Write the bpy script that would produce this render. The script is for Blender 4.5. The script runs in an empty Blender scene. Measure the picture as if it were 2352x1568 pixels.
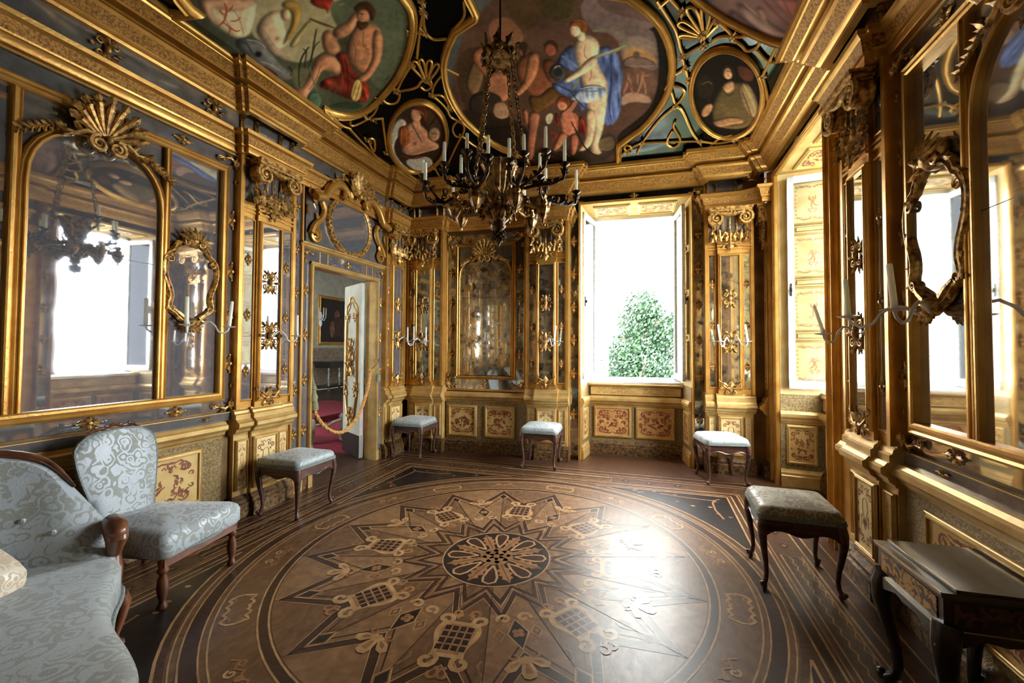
import bpy, math, random, json
import numpy as np
from mathutils import Matrix, Vector
random.seed(7)
SC = bpy.context.scene
COL = SC.collection
PI = math.pi

# ------------------------------------------------------------------ camera, sky, exposure
yaw, pit, rol = .2906, .0272, .0045
fw = Vector((-math.sin(yaw)*math.cos(pit), math.cos(yaw)*math.cos(pit), math.sin(pit)))
r0 = Vector((math.cos(yaw), math.sin(yaw), 0)); u0 = r0.cross(fw)
rt = r0*math.cos(rol)+u0*math.sin(rol); up = u0*math.cos(rol)-r0*math.sin(rol)
cam = bpy.data.cameras.new('camera'); camo = bpy.data.objects.new('camera', cam); COL.objects.link(camo)
cam.sensor_width = 36; cam.lens = 36*960/2352; cam.shift_x = -25.2/2352; cam.shift_y = -12.3/2352
cam.clip_start = .03; cam.clip_end = 300
m = Matrix((rt, up, -fw)).transposed().to_4x4(); m.translation = (0, 0, 1.5); camo.matrix_world = m
SC.camera = camo

W = bpy.data.worlds.new('sky'); SC.world = W; W.use_nodes = True
nt = W.node_tree; bg = nt.nodes['Background']
bg.inputs[0].default_value = (.84, .92, 1, 1); bg.inputs[1].default_value = 26.0
SC.view_settings.view_transform = 'Standard'; SC.view_settings.look = 'None'
SC.view_settings.gamma = 1; SC.view_settings.use_curve_mapping = False
SC.view_settings.exposure = 1.02
cy = SC.cycles
cy.max_bounces = 9; cy.diffuse_bounces = 4; cy.glossy_bounces = 6; cy.transmission_bounces = 6; cy.transparent_max_bounces = 6
cy.sample_clamp_indirect = 6; cy.sample_clamp_direct = 0; cy.use_denoising = True; cy.blur_glossy = .5
cy.use_adaptive_sampling = True; cy.adaptive_threshold = .03
cy.caustics_refractive = False

# room frame: glass planes of the walls
XL, XR, YB, YF, DL = -3.5, 1.40, 5.68, -.55, .03
BS = Vector((math.cos(DL), math.sin(DL), 0)); BN = Vector((-math.sin(DL), math.cos(DL), 0))
def frame(U, V, Wd, O):
    M = Matrix((U, V, Wd)).transposed().to_4x4(); M.translation = O; return M
ML = frame(Vector((0,1,0)), Vector((0,0,1)), Vector((1,0,0)), Vector((XL,0,0)))      # u = y
MB_ = frame(BS, Vector((0,0,1)), -BN, BN*YB)                                          # u = s
MR = frame(Vector((0,-1,0)), Vector((0,0,1)), Vector((-1,0,0)), Vector((XR,0,0)))    # u = -y
MFR = frame(Vector((-1,0,0)), Vector((0,0,1)), Vector((0,1,0)), Vector((0,YF,0)))    # wall behind the camera
I4 = Matrix.Identity(4)

def portal(M, u, v, w, su, sv, name):
    l = bpy.data.lights.new(name, 'AREA'); l.shape = 'RECTANGLE'; l.size = su; l.size_y = sv
    l.cycles.is_portal = True
    o = bpy.data.objects.new(name, l); COL.objects.link(o)
    o.matrix_world = M @ Matrix.Translation((u, v, w)) @ Matrix.Rotation(PI, 4, 'X')
portal(MB_, .02, 2.24, -.8, 1.5, 2.6, 'window_daylight')
portal(MR, -4.57, 2.24, -.8, 1.5, 2.6, 'window_daylight')

# ------------------------------------------------------------------ helpers
def S(r, g, b):
    f = lambda c: (c/255/12.92) if c/255 <= .04045 else ((c/255+.055)/1.055)**2.4
    return (f(r), f(g), f(b), 1)
class MB:
    def __init__(s): s.v = []; s.f = []; s.mi = []
    def add(s, vs, fs, mat=0):
        n = len(s.v); s.v += [tuple(p) for p in vs]
        for f in fs: s.f.append(tuple(i+n for i in f)); s.mi.append(mat)
    def box(s, a, b, mat=0):
        x0,y0,z0 = a; x1,y1,z1 = b
        s.add([(x0,y0,z0),(x1,y0,z0),(x1,y1,z0),(x0,y1,z0),(x0,y0,z1),(x1,y0,z1),(x1,y1,z1),(x0,y1,z1)],
              [(3,2,1,0),(4,5,6,7),(0,1,5,4),(1,2,6,5),(2,3,7,6),(3,0,4,7)], mat)
    def prism(s, poly, w0, w1, mat=0, axes=(0,1,2)):
        n = len(poly); vs = []
        for w in (w0, w1):
            for p in poly:
                q = [0,0,0]; q[axes[0]] = p[0]; q[axes[1]] = p[1]; q[axes[2]] = w; vs.append(q)
        s.add(vs, [tuple(range(n-1,-1,-1)), tuple(range(n,2*n))]+[(i,(i+1)%n,n+(i+1)%n,n+i) for i in range(n)], mat)
    def flat(s, poly, w, mat=0): s.add([(p[0],p[1],w) for p in poly], [tuple(range(len(poly)))], mat)
    def mold(s, path, prof, closed=False, mats=None, emit=None, wf=None):
        """sweep profile (o outwards to the right of travel, w) along a path in the plane with mitres"""
        n = len(path); L = []
        for i in range(n):
            p = Vector(path[i][:2])
            a = Vector(path[i-1][:2]) if (i or closed) else None
            b = Vector(path[(i+1)%n][:2]) if (i < n-1 or closed) else None
            d1 = (p-a).normalized() if a is not None else (b-p).normalized()
            d2 = (b-p).normalized() if b is not None else d1
            n1 = Vector((d1.y,-d1.x)); n2 = Vector((d2.y,-d2.x))
            k = n1+n2; den = max(.25, 1+n1.dot(n2)); k = k/den
            L.append((p, k))
        k = len(prof); vs = []; base = len(s.v)
        for p, nn in L:
            for o, w in prof:
                q = p+nn*o; vs.append((q.x, q.y, w+(wf(q.x,q.y) if wf else 0)))
        s.v += vs
        for j in range(k-1):
            for i in range(n if closed else n-1):
                if emit and not (emit[0] <= i < emit[1]): continue
                a = base+i*k+j; b = base+((i+1)%n)*k+j
                s.f.append((a, a+1, b+1, b)); s.mi.append(mats[j] if mats else 0)
    def tube(s, pts, r, seg=6, closed=False, mat=0, cap=True, flat=1.0):
        n = len(pts); P = [Vector(p) for p in pts]; rr = r if isinstance(r, (list,tuple)) else [r]*n
        T = []
        for i in range(n):
            a = P[i-1] if (i or closed) else P[i]; b = P[(i+1)%n] if (i < n-1 or closed) else P[i]
            d = b-a; T.append(d.normalized() if d.length > 1e-9 else Vector((0,0,1)))
        ref = Vector((0,0,1)) if abs(T[0].z) < .9 else Vector((1,0,0))
        x = T[0].cross(ref).normalized(); vs = []
        for i in range(n):
            x = (x-T[i]*x.dot(T[i])); x = x.normalized() if x.length > 1e-6 else T[i].orthogonal().normalized()
            y = T[i].cross(x)
            for k in range(seg):
                a = 2*PI*k/seg; vs.append(P[i]+x*math.cos(a)*rr[i]+y*math.sin(a)*rr[i]*flat)
        fs = []
        for i in range(n if closed else n-1):
            j = (i+1)%n
            for k in range(seg): fs.append((i*seg+k, i*seg+(k+1)%seg, j*seg+(k+1)%seg, j*seg+k))
        if cap and not closed: fs += [tuple(range(seg-1,-1,-1)), tuple(range((n-1)*seg, n*seg))]
        s.add(vs, fs, mat)
    def lathe(s, prof, seg=14, o=(0,0,0), mat=0, lobes=0, la=0.):
        vs = []; n = len(prof)
        for r, z in prof:
            for k in range(seg):
                a = 2*PI*k/seg; q = r*(1+la*math.cos(lobes*a)) if lobes else r
                vs.append((o[0]+q*math.cos(a), o[1]+q*math.sin(a), o[2]+z))
        fs = [(i*seg+k, i*seg+(k+1)%seg, (i+1)*seg+(k+1)%seg, (i+1)*seg+k) for i in range(n-1) for k in range(seg)]
        fs += [tuple(range(seg-1,-1,-1)), tuple(range((n-1)*seg, n*seg))]
        s.add(vs, fs, mat)
    def ell(s, c, r, seg=8, rings=5, mat=0, M=None):
        vs = [(0,0,-1)]; 
        for i in range(1, rings):
            t = PI*i/rings
            for k in range(seg): a = 2*PI*k/seg; vs.append((math.sin(t)*math.cos(a), math.sin(t)*math.sin(a), -math.cos(t)))
        vs.append((0,0,1)); fs = []
        for k in range(seg): fs.append((0, 1+(k+1)%seg, 1+k))
        for i in range(rings-2):
            for k in range(seg): a = 1+i*seg; fs.append((a+k, a+(k+1)%seg, a+seg+(k+1)%seg, a+seg+k))
        a = 1+(rings-2)*seg; e = len(vs)-1
        for k in range(seg): fs.append((a+k, a+(k+1)%seg, e))
        out = []
        for p in vs:
            q = Vector((p[0]*r[0], p[1]*r[1], p[2]*r[2]))
            if M: q = M @ q
            out.append((q.x+c[0], q.y+c[1], q.z+c[2]))
        s.add(out, fs, mat)
    def leaf(s, base, ang, length, width, h=.012, curl=.02, n=7, lob=2.5, mat=0, M=None):
        """carved acanthus leaf in the u-v plane, ridge towards +w, tip curling outwards"""
        vs = []; ca, sa = math.cos(ang), math.sin(ang)
        for i in range(n+1):
            t = i/n; wd = width*.5*(math.sin(PI*min(1, .12+t*.88))**.7)*(1+.3*math.cos(2*PI*lob*t))
            if i == n: wd = width*.06
            for q, hh in ((-1, 0), (-.45, .65), (0, 1), (.45, .65), (1, 0)):
                l = t*length; lat = q*wd; z = h*hh*(1-.4*t)+curl*t*t
                p = Vector((base[0]+ca*l-sa*lat, base[1]+sa*l+ca*lat, base[2]+z)); vs.append(M @ p if M else p)
        fs = [(i*5+k+1, i*5+k, i*5+5+k, i*5+6+k) for i in range(n) for k in range(4)]
        s.add(vs, fs, mat)
    def spiral(s, c, ra, rb, turns, a0, r0, r1, w=0, n=None, mat=0, d=1, seg=5):
        n = n or int(12*turns)+3; pts = []; rr = []
        for i in range(n):
            t = i/(n-1); a = a0+d*2*PI*turns*t; R = ra+(rb-ra)*t
            pts.append((c[0]+R*math.cos(a), c[1]+R*math.sin(a), w)); rr.append(r0+(r1-r0)*t)
        s.tube(pts, rr, seg, mat=mat)
    def ribbon(s, pts, wd, w, mat=0):
        n = len(pts); vs = []
        for i in range(n):
            a = Vector(pts[max(0,i-1)]); b = Vector(pts[min(n-1,i+1)]); d = (b-a)
            d = d.normalized() if d.length > 1e-9 else Vector((1,0)); k = wd[i] if isinstance(wd,(list,tuple)) else wd
            z = w+i*1.2e-5; vs += [(pts[i][0]+d.y*k/2, pts[i][1]-d.x*k/2, z), (pts[i][0]-d.y*k/2, pts[i][1]+d.x*k/2, z)]
        s.add(vs, [(2*i, 2*i+2, 2*i+3, 2*i+1) for i in range(n-1)], mat)
    def mirror_u(s, start_v, start_f):
        """copy everything added since the marks, mirrored in u"""
        n = len(s.v)-start_v; off = len(s.v)
        s.v += [(-p[0], p[1], p[2]) for p in s.v[start_v:]]
        for f, mi in list(zip(s.f[start_f:], s.mi[start_f:])):
            s.f.append(tuple(i-start_v+off for i in reversed(f))); s.mi.append(mi)
    def mark(s): return len(s.v), len(s.f)
    def xf(s, M, start=0):
        s.v[start:] = [tuple(M @ Vector(p)) for p in s.v[start:]]
    def mesh(s, name, mats, smooth=35):
        me = bpy.data.meshes.new(name); me.from_pydata(s.v, [], s.f)
        for mm in mats: me.materials.append(mm)
        me.polygons.foreach_set('material_index', s.mi)
        me.update()
        if smooth:
            me.polygons.foreach_set('use_smooth', [True]*len(me.polygons)); me.set_sharp_from_angle(angle=math.radians(smooth))
        return me
def link(name, data, parent=None, M=None):
    o = bpy.data.objects.new(name, data); COL.objects.link(o)
    if parent: o.parent = parent
    if M is not None:
        if parent: o.matrix_local = M
        else: o.matrix_world = M
    return o
def mk(name, mb, mats, parent=None, M=None, smooth=35):
    if not isinstance(mats, (list, tuple)): mats = [mats]
    return link(name, mb.mesh(name, mats, smooth), parent, M)
def thing(name, label, cat, M=I4, group=None):
    o = bpy.data.objects.new(name, None); COL.objects.link(o); o.matrix_world = M; o.empty_display_size = .05
    o['label'] = label; o['category'] = cat
    if group: o['group'] = group
    return o
def tag(o, label, cat, group=None):
    o['label'] = label; o['category'] = cat
    if group: o['group'] = group
    return o
def struct(o): o['kind'] = 'structure'; return o
def sgroup(name, M=I4):
    o = bpy.data.objects.new(name, None); COL.objects.link(o); o.matrix_world = M; o.empty_display_size = .05; o['kind'] = 'structure'; return o
def T(u, v, w): return Matrix.Translation((u, v, w))
def TS(u, v, w, s=1, rz=0, mir=False):
    M = T(u, v, w) @ Matrix.Rotation(rz, 4, 'Z')
    sx = s if not isinstance(s, tuple) else s[0]; sy = s if not isinstance(s, tuple) else s[1]; sz = s if not isinstance(s, tuple) else s[2]
    return M @ Matrix.Diagonal((-sx if mir else sx, sy, sz, 1))

# ------------------------------------------------------------------ materials
def newmat(name):
    m = bpy.data.materials.new(name); m.use_nodes = True; t = m.node_tree
    return m, t, t.nodes['Principled BSDF']
def N(t, ty, **k):
    n = t.nodes.new(ty)
    for a, b in k.items():
        if a.startswith('i_'):
            key = a[2:]; n.inputs[int(key) if key.isdigit() else key.replace('_', ' ')].default_value = b
        else: setattr(n, a, b)
    return n
def ramp(t, src, stops):
    r = t.nodes.new('ShaderNodeValToRGB'); e = r.color_ramp.elements
    while len(e) < len(stops): e.new(.5)
    for k, (p, c) in enumerate(stops): e[k].position = p; e[k].color = c
    t.links.new(src, r.inputs[0]); return r
def mat(name, c1, c2=None, scale=8, rough=.5, metal=0, bump=0, bscale=60, detail=4, dist=0, stretch=None, coat=0, spec=.5, lo=.35, hi=.65, rvar=0, bdist=.01):
    m, t, b = newmat(name)
    tc = N(t, 'ShaderNodeTexCoord'); src = tc.outputs['Object']
    if stretch:
        mp = N(t, 'ShaderNodeMapping'); mp.inputs['Scale'].default_value = stretch; t.links.new(src, mp.inputs[0]); src = mp.outputs[0]
    nz = N(t, 'ShaderNodeTexNoise', i_Scale=scale, i_Detail=detail, i_Distortion=dist); t.links.new(src, nz.inputs['Vector'])
    rp = ramp(t, nz.outputs[0], [(lo, c1), (hi, c2 or c1)]); t.links.new(rp.outputs[0], b.inputs['Base Color'])
    b.inputs['Roughness'].default_value = rough; b.inputs['Metallic'].default_value = metal
    b.inputs['Specular IOR Level'].default_value = spec
    if coat: b.inputs['Coat Weight'].default_value = coat; b.inputs['Coat Roughness'].default_value = .12
    if rvar:
        mr = N(t, 'ShaderNodeMapRange', i_3=rough-rvar, i_4=rough+rvar); t.links.new(nz.outputs[0], mr.inputs[0]); t.links.new(mr.outputs[0], b.inputs['Roughness'])
    if bump:
        n2 = N(t, 'ShaderNodeTexNoise', i_Scale=bscale, i_Detail=3.); t.links.new(src, n2.inputs['Vector'])
        bp = N(t, 'ShaderNodeBump', i_Strength=bump, i_Distance=bdist); t.links.new(n2.outputs[0], bp.inputs['Height']); t.links.new(bp.outputs[0], b.inputs['Normal'])
    return m
def mirror(name, tint, spot, scale, lo, hi, wave, rough=.03, veil=.0):
    m, t, b = newmat(name); tc = N(t, 'ShaderNodeTexCoord')
    nz = N(t, 'ShaderNodeTexNoise', i_Scale=scale, i_Detail=6., i_Roughness=.65); t.links.new(tc.outputs['Object'], nz.inputs['Vector'])
    rp = ramp(t, nz.outputs[0], [(lo, tint), (hi, spot)]); t.links.new(rp.outputs[0], b.inputs['Base Color'])
    b.inputs['Metallic'].default_value = 1-veil
    mr = N(t, 'ShaderNodeMapRange', i_1=lo, i_2=hi, i_3=rough, i_4=.22 if spot[0] < .2 else .06); t.links.new(nz.outputs[0], mr.inputs[0]); t.links.new(mr.outputs[0], b.inputs['Roughness'])
    n2 = N(t, 'ShaderNodeTexNoise', i_Scale=1.6, i_Detail=0.); t.links.new(tc.outputs['Object'], n2.inputs['Vector'])
    bp = N(t, 'ShaderNodeBump', i_Strength=wave, i_Distance=.03); t.links.new(n2.outputs[0], bp.inputs['Height']); t.links.new(bp.outputs[0], b.inputs['Normal'])
    return m
def damask(name, light, dark, scale=9, cut=.5, sheen=.3):
    m, t, b = newmat(name); tc = N(t, 'ShaderNodeTexCoord')
    # curling scrolls: rings round scattered centres, bent by noise and broken into separate sprays
    wob = N(t, 'ShaderNodeTexNoise', i_Scale=scale*.8, i_Detail=1.); t.links.new(tc.outputs['Object'], wob.inputs['Vector'])
    vo = N(t, 'ShaderNodeTexVoronoi', i_Scale=scale*.95); t.links.new(tc.outputs['Object'], vo.inputs['Vector'])
    m1 = N(t, 'ShaderNodeMath', operation='MULTIPLY', i_1=17.); t.links.new(vo.outputs['Distance'], m1.inputs[0])
    m2 = N(t, 'ShaderNodeMath', operation='MULTIPLY_ADD', i_1=16.); t.links.new(wob.outputs[0], m2.inputs[0]); t.links.new(m1.outputs[0], m2.inputs[2])
    sn = N(t, 'ShaderNodeMath', operation='SINE'); t.links.new(m2.outputs[0], sn.inputs[0])
    br = N(t, 'ShaderNodeTexNoise', i_Scale=scale*.55, i_Detail=2.); t.links.new(tc.outputs['Object'], br.inputs['Vector'])
    m3 = N(t, 'ShaderNodeMath', operation='MULTIPLY_ADD', i_1=.16, i_2=0.); t.links.new(sn.outputs[0], m3.inputs[0])
    nz = N(t, 'ShaderNodeMath', operation='ADD'); t.links.new(br.outputs[0], nz.inputs[0]); t.links.new(m3.outputs[0], nz.inputs[1])
    rp = ramp(t, nz.outputs[0], [(cut-.03, light), (cut+.03, dark)])
    n3 = N(t, 'ShaderNodeTexNoise', i_Scale=120., i_Detail=2.); t.links.new(tc.outputs['Object'], n3.inputs['Vector'])
    mx = N(t, 'ShaderNodeMix', data_type='RGBA', blend_type='MULTIPLY'); mx.inputs[0].default_value = .25
    t.links.new(rp.outputs[0], mx.inputs[6]); t.links.new(n3.outputs[0], mx.inputs[7]); t.links.new(mx.outputs[2], b.inputs['Base Color'])
    b.inputs['Roughness'].default_value = .55; b.inputs['Sheen Weight'].default_value = sheen
    mr = N(t, 'ShaderNodeMapRange', i_1=cut-.05, i_2=cut+.05, i_3=.38, i_4=.75); t.links.new(nz.outputs[0], mr.inputs[0]); t.links.new(mr.outputs[0], b.inputs['Roughness'])
    bp = N(t, 'ShaderNodeBump', i_Strength=.25, i_Distance=.004); t.links.new(n3.outputs[0], bp.inputs['Height']); t.links.new(bp.outputs[0], b.inputs['Normal'])
    return m
GOLD = mat('gold_leaf', S(208,160,80), S(186,134,60), 6, .32, .58, .12, 70, rvar=.08)
GOLDP = mat('daylit_pale_gold', S(210,176,110), S(186,146,80), 7, .40, .40, .12, 60, rvar=.08)  # paler gold: the daylight on dado rails and frames is put into the colour
GOLDT = mat('punched_gold', S(204,150,70), S(136,90,36), 60, .48, .42, .9, 130, bdist=.008)
GOLDO = mat('carved_gold', S(224,176,96), S(104,64,24), 34, .38, .50, .25, 120)
STIP = mat('stippled_gilt_ground', S(160,136,86), S(106,82,44), 60, .55, .25, .9, 160, bdist=.006)
CREAM = mat('cream_painted_panel', S(208,176,108), S(186,148,82), 6, .5, .1)
CREAMW = mat('ivory_painted_panel', S(230,206,146), S(214,178,112), 6, .5, .05)
ARAB = mat('red_brown_paint', S(140,74,36), S(104,48,24), 20, .55)
ARABP = mat('faded_brown_paint', S(186,132,78), S(160,104,56), 20, .55)
MIRB = mirror('silvered_glass', (.56,.565,.60,1), (.46,.465,.49,1), 3.5, .45, .8, .007, .02, .17)
MIRO = mirror('foxed_old_mirror', (.54,.51,.42,1), (.09,.07,.045,1), 9, .48, .64, .05, .03, .08)
MIRD = mirror('dark_old_mirror', (.30,.29,.28,1), (.17,.15,.13,1), 9, .42, .7, .03, .06, .4)
MIRC = mirror('ceiling_mirror', (.03,.034,.029,1), (.015,.015,.013,1), 3, .42, .7, .12, .10, .1)
MIRS = mirror('bright_mirror', (.66,.66,.66,1), (.50,.48,.43,1), 5, .5, .8, .010, .03, .14)
WOODB = mat('worn_marble_plinth', S(130,94,48), S(56,38,20), 30, .45, .3, .8, 90)
DWOOD = mat('dark_walnut', S(92,60,48), S(60,36,28), 6, .35, 0, .05, 40, stretch=(1,1,6), coat=.25)
CWOOD = mat('carved_walnut', S(120,72,42), S(66,36,22), 8, .35, 0, .05, 40, coat=.2)
BLACKW = mat('blackened_wood', S(34,24,20), S(14,10,9), 5, .28, 0, .04, 30, coat=.5)
BLACKT = mat('dark_polished_top', S(70,66,60), S(44,40,36), 4, .3, 0, 0, coat=.6)
INLAY = mat('yellow_inlay', S(190,140,66), S(70,46,22), 22, .35, dist=1.5, lo=.47, hi=.53)
BRASS = mat('brass_edge', S(200,190,170), None, 4, .25, .9)
DAM = damask('pale_blue_damask', S(180,188,190), S(154,156,146), 16, .53)
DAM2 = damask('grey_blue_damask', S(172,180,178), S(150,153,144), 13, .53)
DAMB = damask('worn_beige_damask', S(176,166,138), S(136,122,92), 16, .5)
CUSH = damask('cream_brocade', S(226,212,186), S(204,180,148), 22, .5)
TRIM = mat('woven_gimp', S(150,158,150), S(90,92,84), 180, .8, 0, .6, 300)
BRONZE = mat('patinated_bronze', S(104,78,50), S(44,32,24), 12, .34, .7, .2, 60)
BRONZEG = mat('gilt_bronze', S(206,160,96), S(76,52,30), 26, .34, .6, .3, 80)
WAX = mat('candle_wax', S(238,236,216), S(222,216,190), 5, .5); WAX.node_tree.nodes['Principled BSDF'].inputs['Subsurface Weight'].default_value = 1; WAX.node_tree.nodes['Principled BSDF'].inputs['Subsurface Radius'].default_value = (.06,.055,.045); WAX.node_tree.nodes['Principled BSDF'].inputs['Subsurface Scale'].default_value = 1
WICK = mat('wick', S(40,32,28))
WPAINT = mat('white_painted_wood', S(236,236,232), S(206,206,200), 5, .45, 0, .05, 30, stretch=(1,6,1))
IRON = mat('dark_iron', S(50,46,44), S(30,26,24), 10, .4, .6)
ROPE = mat('golden_rope', S(222,172,96), S(180,124,58), 40, .7, 0, .4, 120)
TASS = mat('green_gold_tassel', S(166,164,120), S(110,112,82), 80, .8, 0, .6, 200)
GREYP = mat('grey_door_paint', S(190,188,170), S(170,166,146), 5, .5, 0, .05, 40)
DARKP = mat('dark_skirting', S(34,22,18), S(18,12,10), 5, .4)
PLAST = mat('wall_backing', S(130,96,48), S(100,70,34), 5, .6, .3)
RED = mat('crimson_carpet', S(130,16,40), S(96,10,28), 30, .9, 0, .4, 200)
LEATHER = mat('stone_facade', S(236,230,216), S(220,212,196), 2, .8, 0, .2, 30)
def pane_mat():
    m = bpy.data.materials.new('window_glass'); m.use_nodes = True; t = m.node_tree; t.nodes.remove(t.nodes['Principled BSDF'])
    a = N(t, 'ShaderNodeBsdfTransparent'); g = N(t, 'ShaderNodeBsdfGlossy', i_Roughness=.01); f = N(t, 'ShaderNodeFresnel', i_IOR=1.35); x = N(t, 'ShaderNodeMixShader')
    a.inputs[0].default_value = (.96,.98,.98,1); t.links.new(f.outputs[0], x.inputs[0]); t.links.new(a.outputs[0], x.inputs[1]); t.links.new(g.outputs[0], x.inputs[2])
    t.links.new(x.outputs[0], t.nodes['Material Output'].inputs[0]); return m
GLASSM = pane_mat()
CRYST, _t, _b = newmat('clear_glass'); _b.inputs['Transmission Weight'].default_value = .2; _b.inputs['Roughness'].default_value = .1; _b.inputs['IOR'].default_value = 1.45; _b.inputs['Base Color'].default_value = (.95,.94,.9,1)
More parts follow.
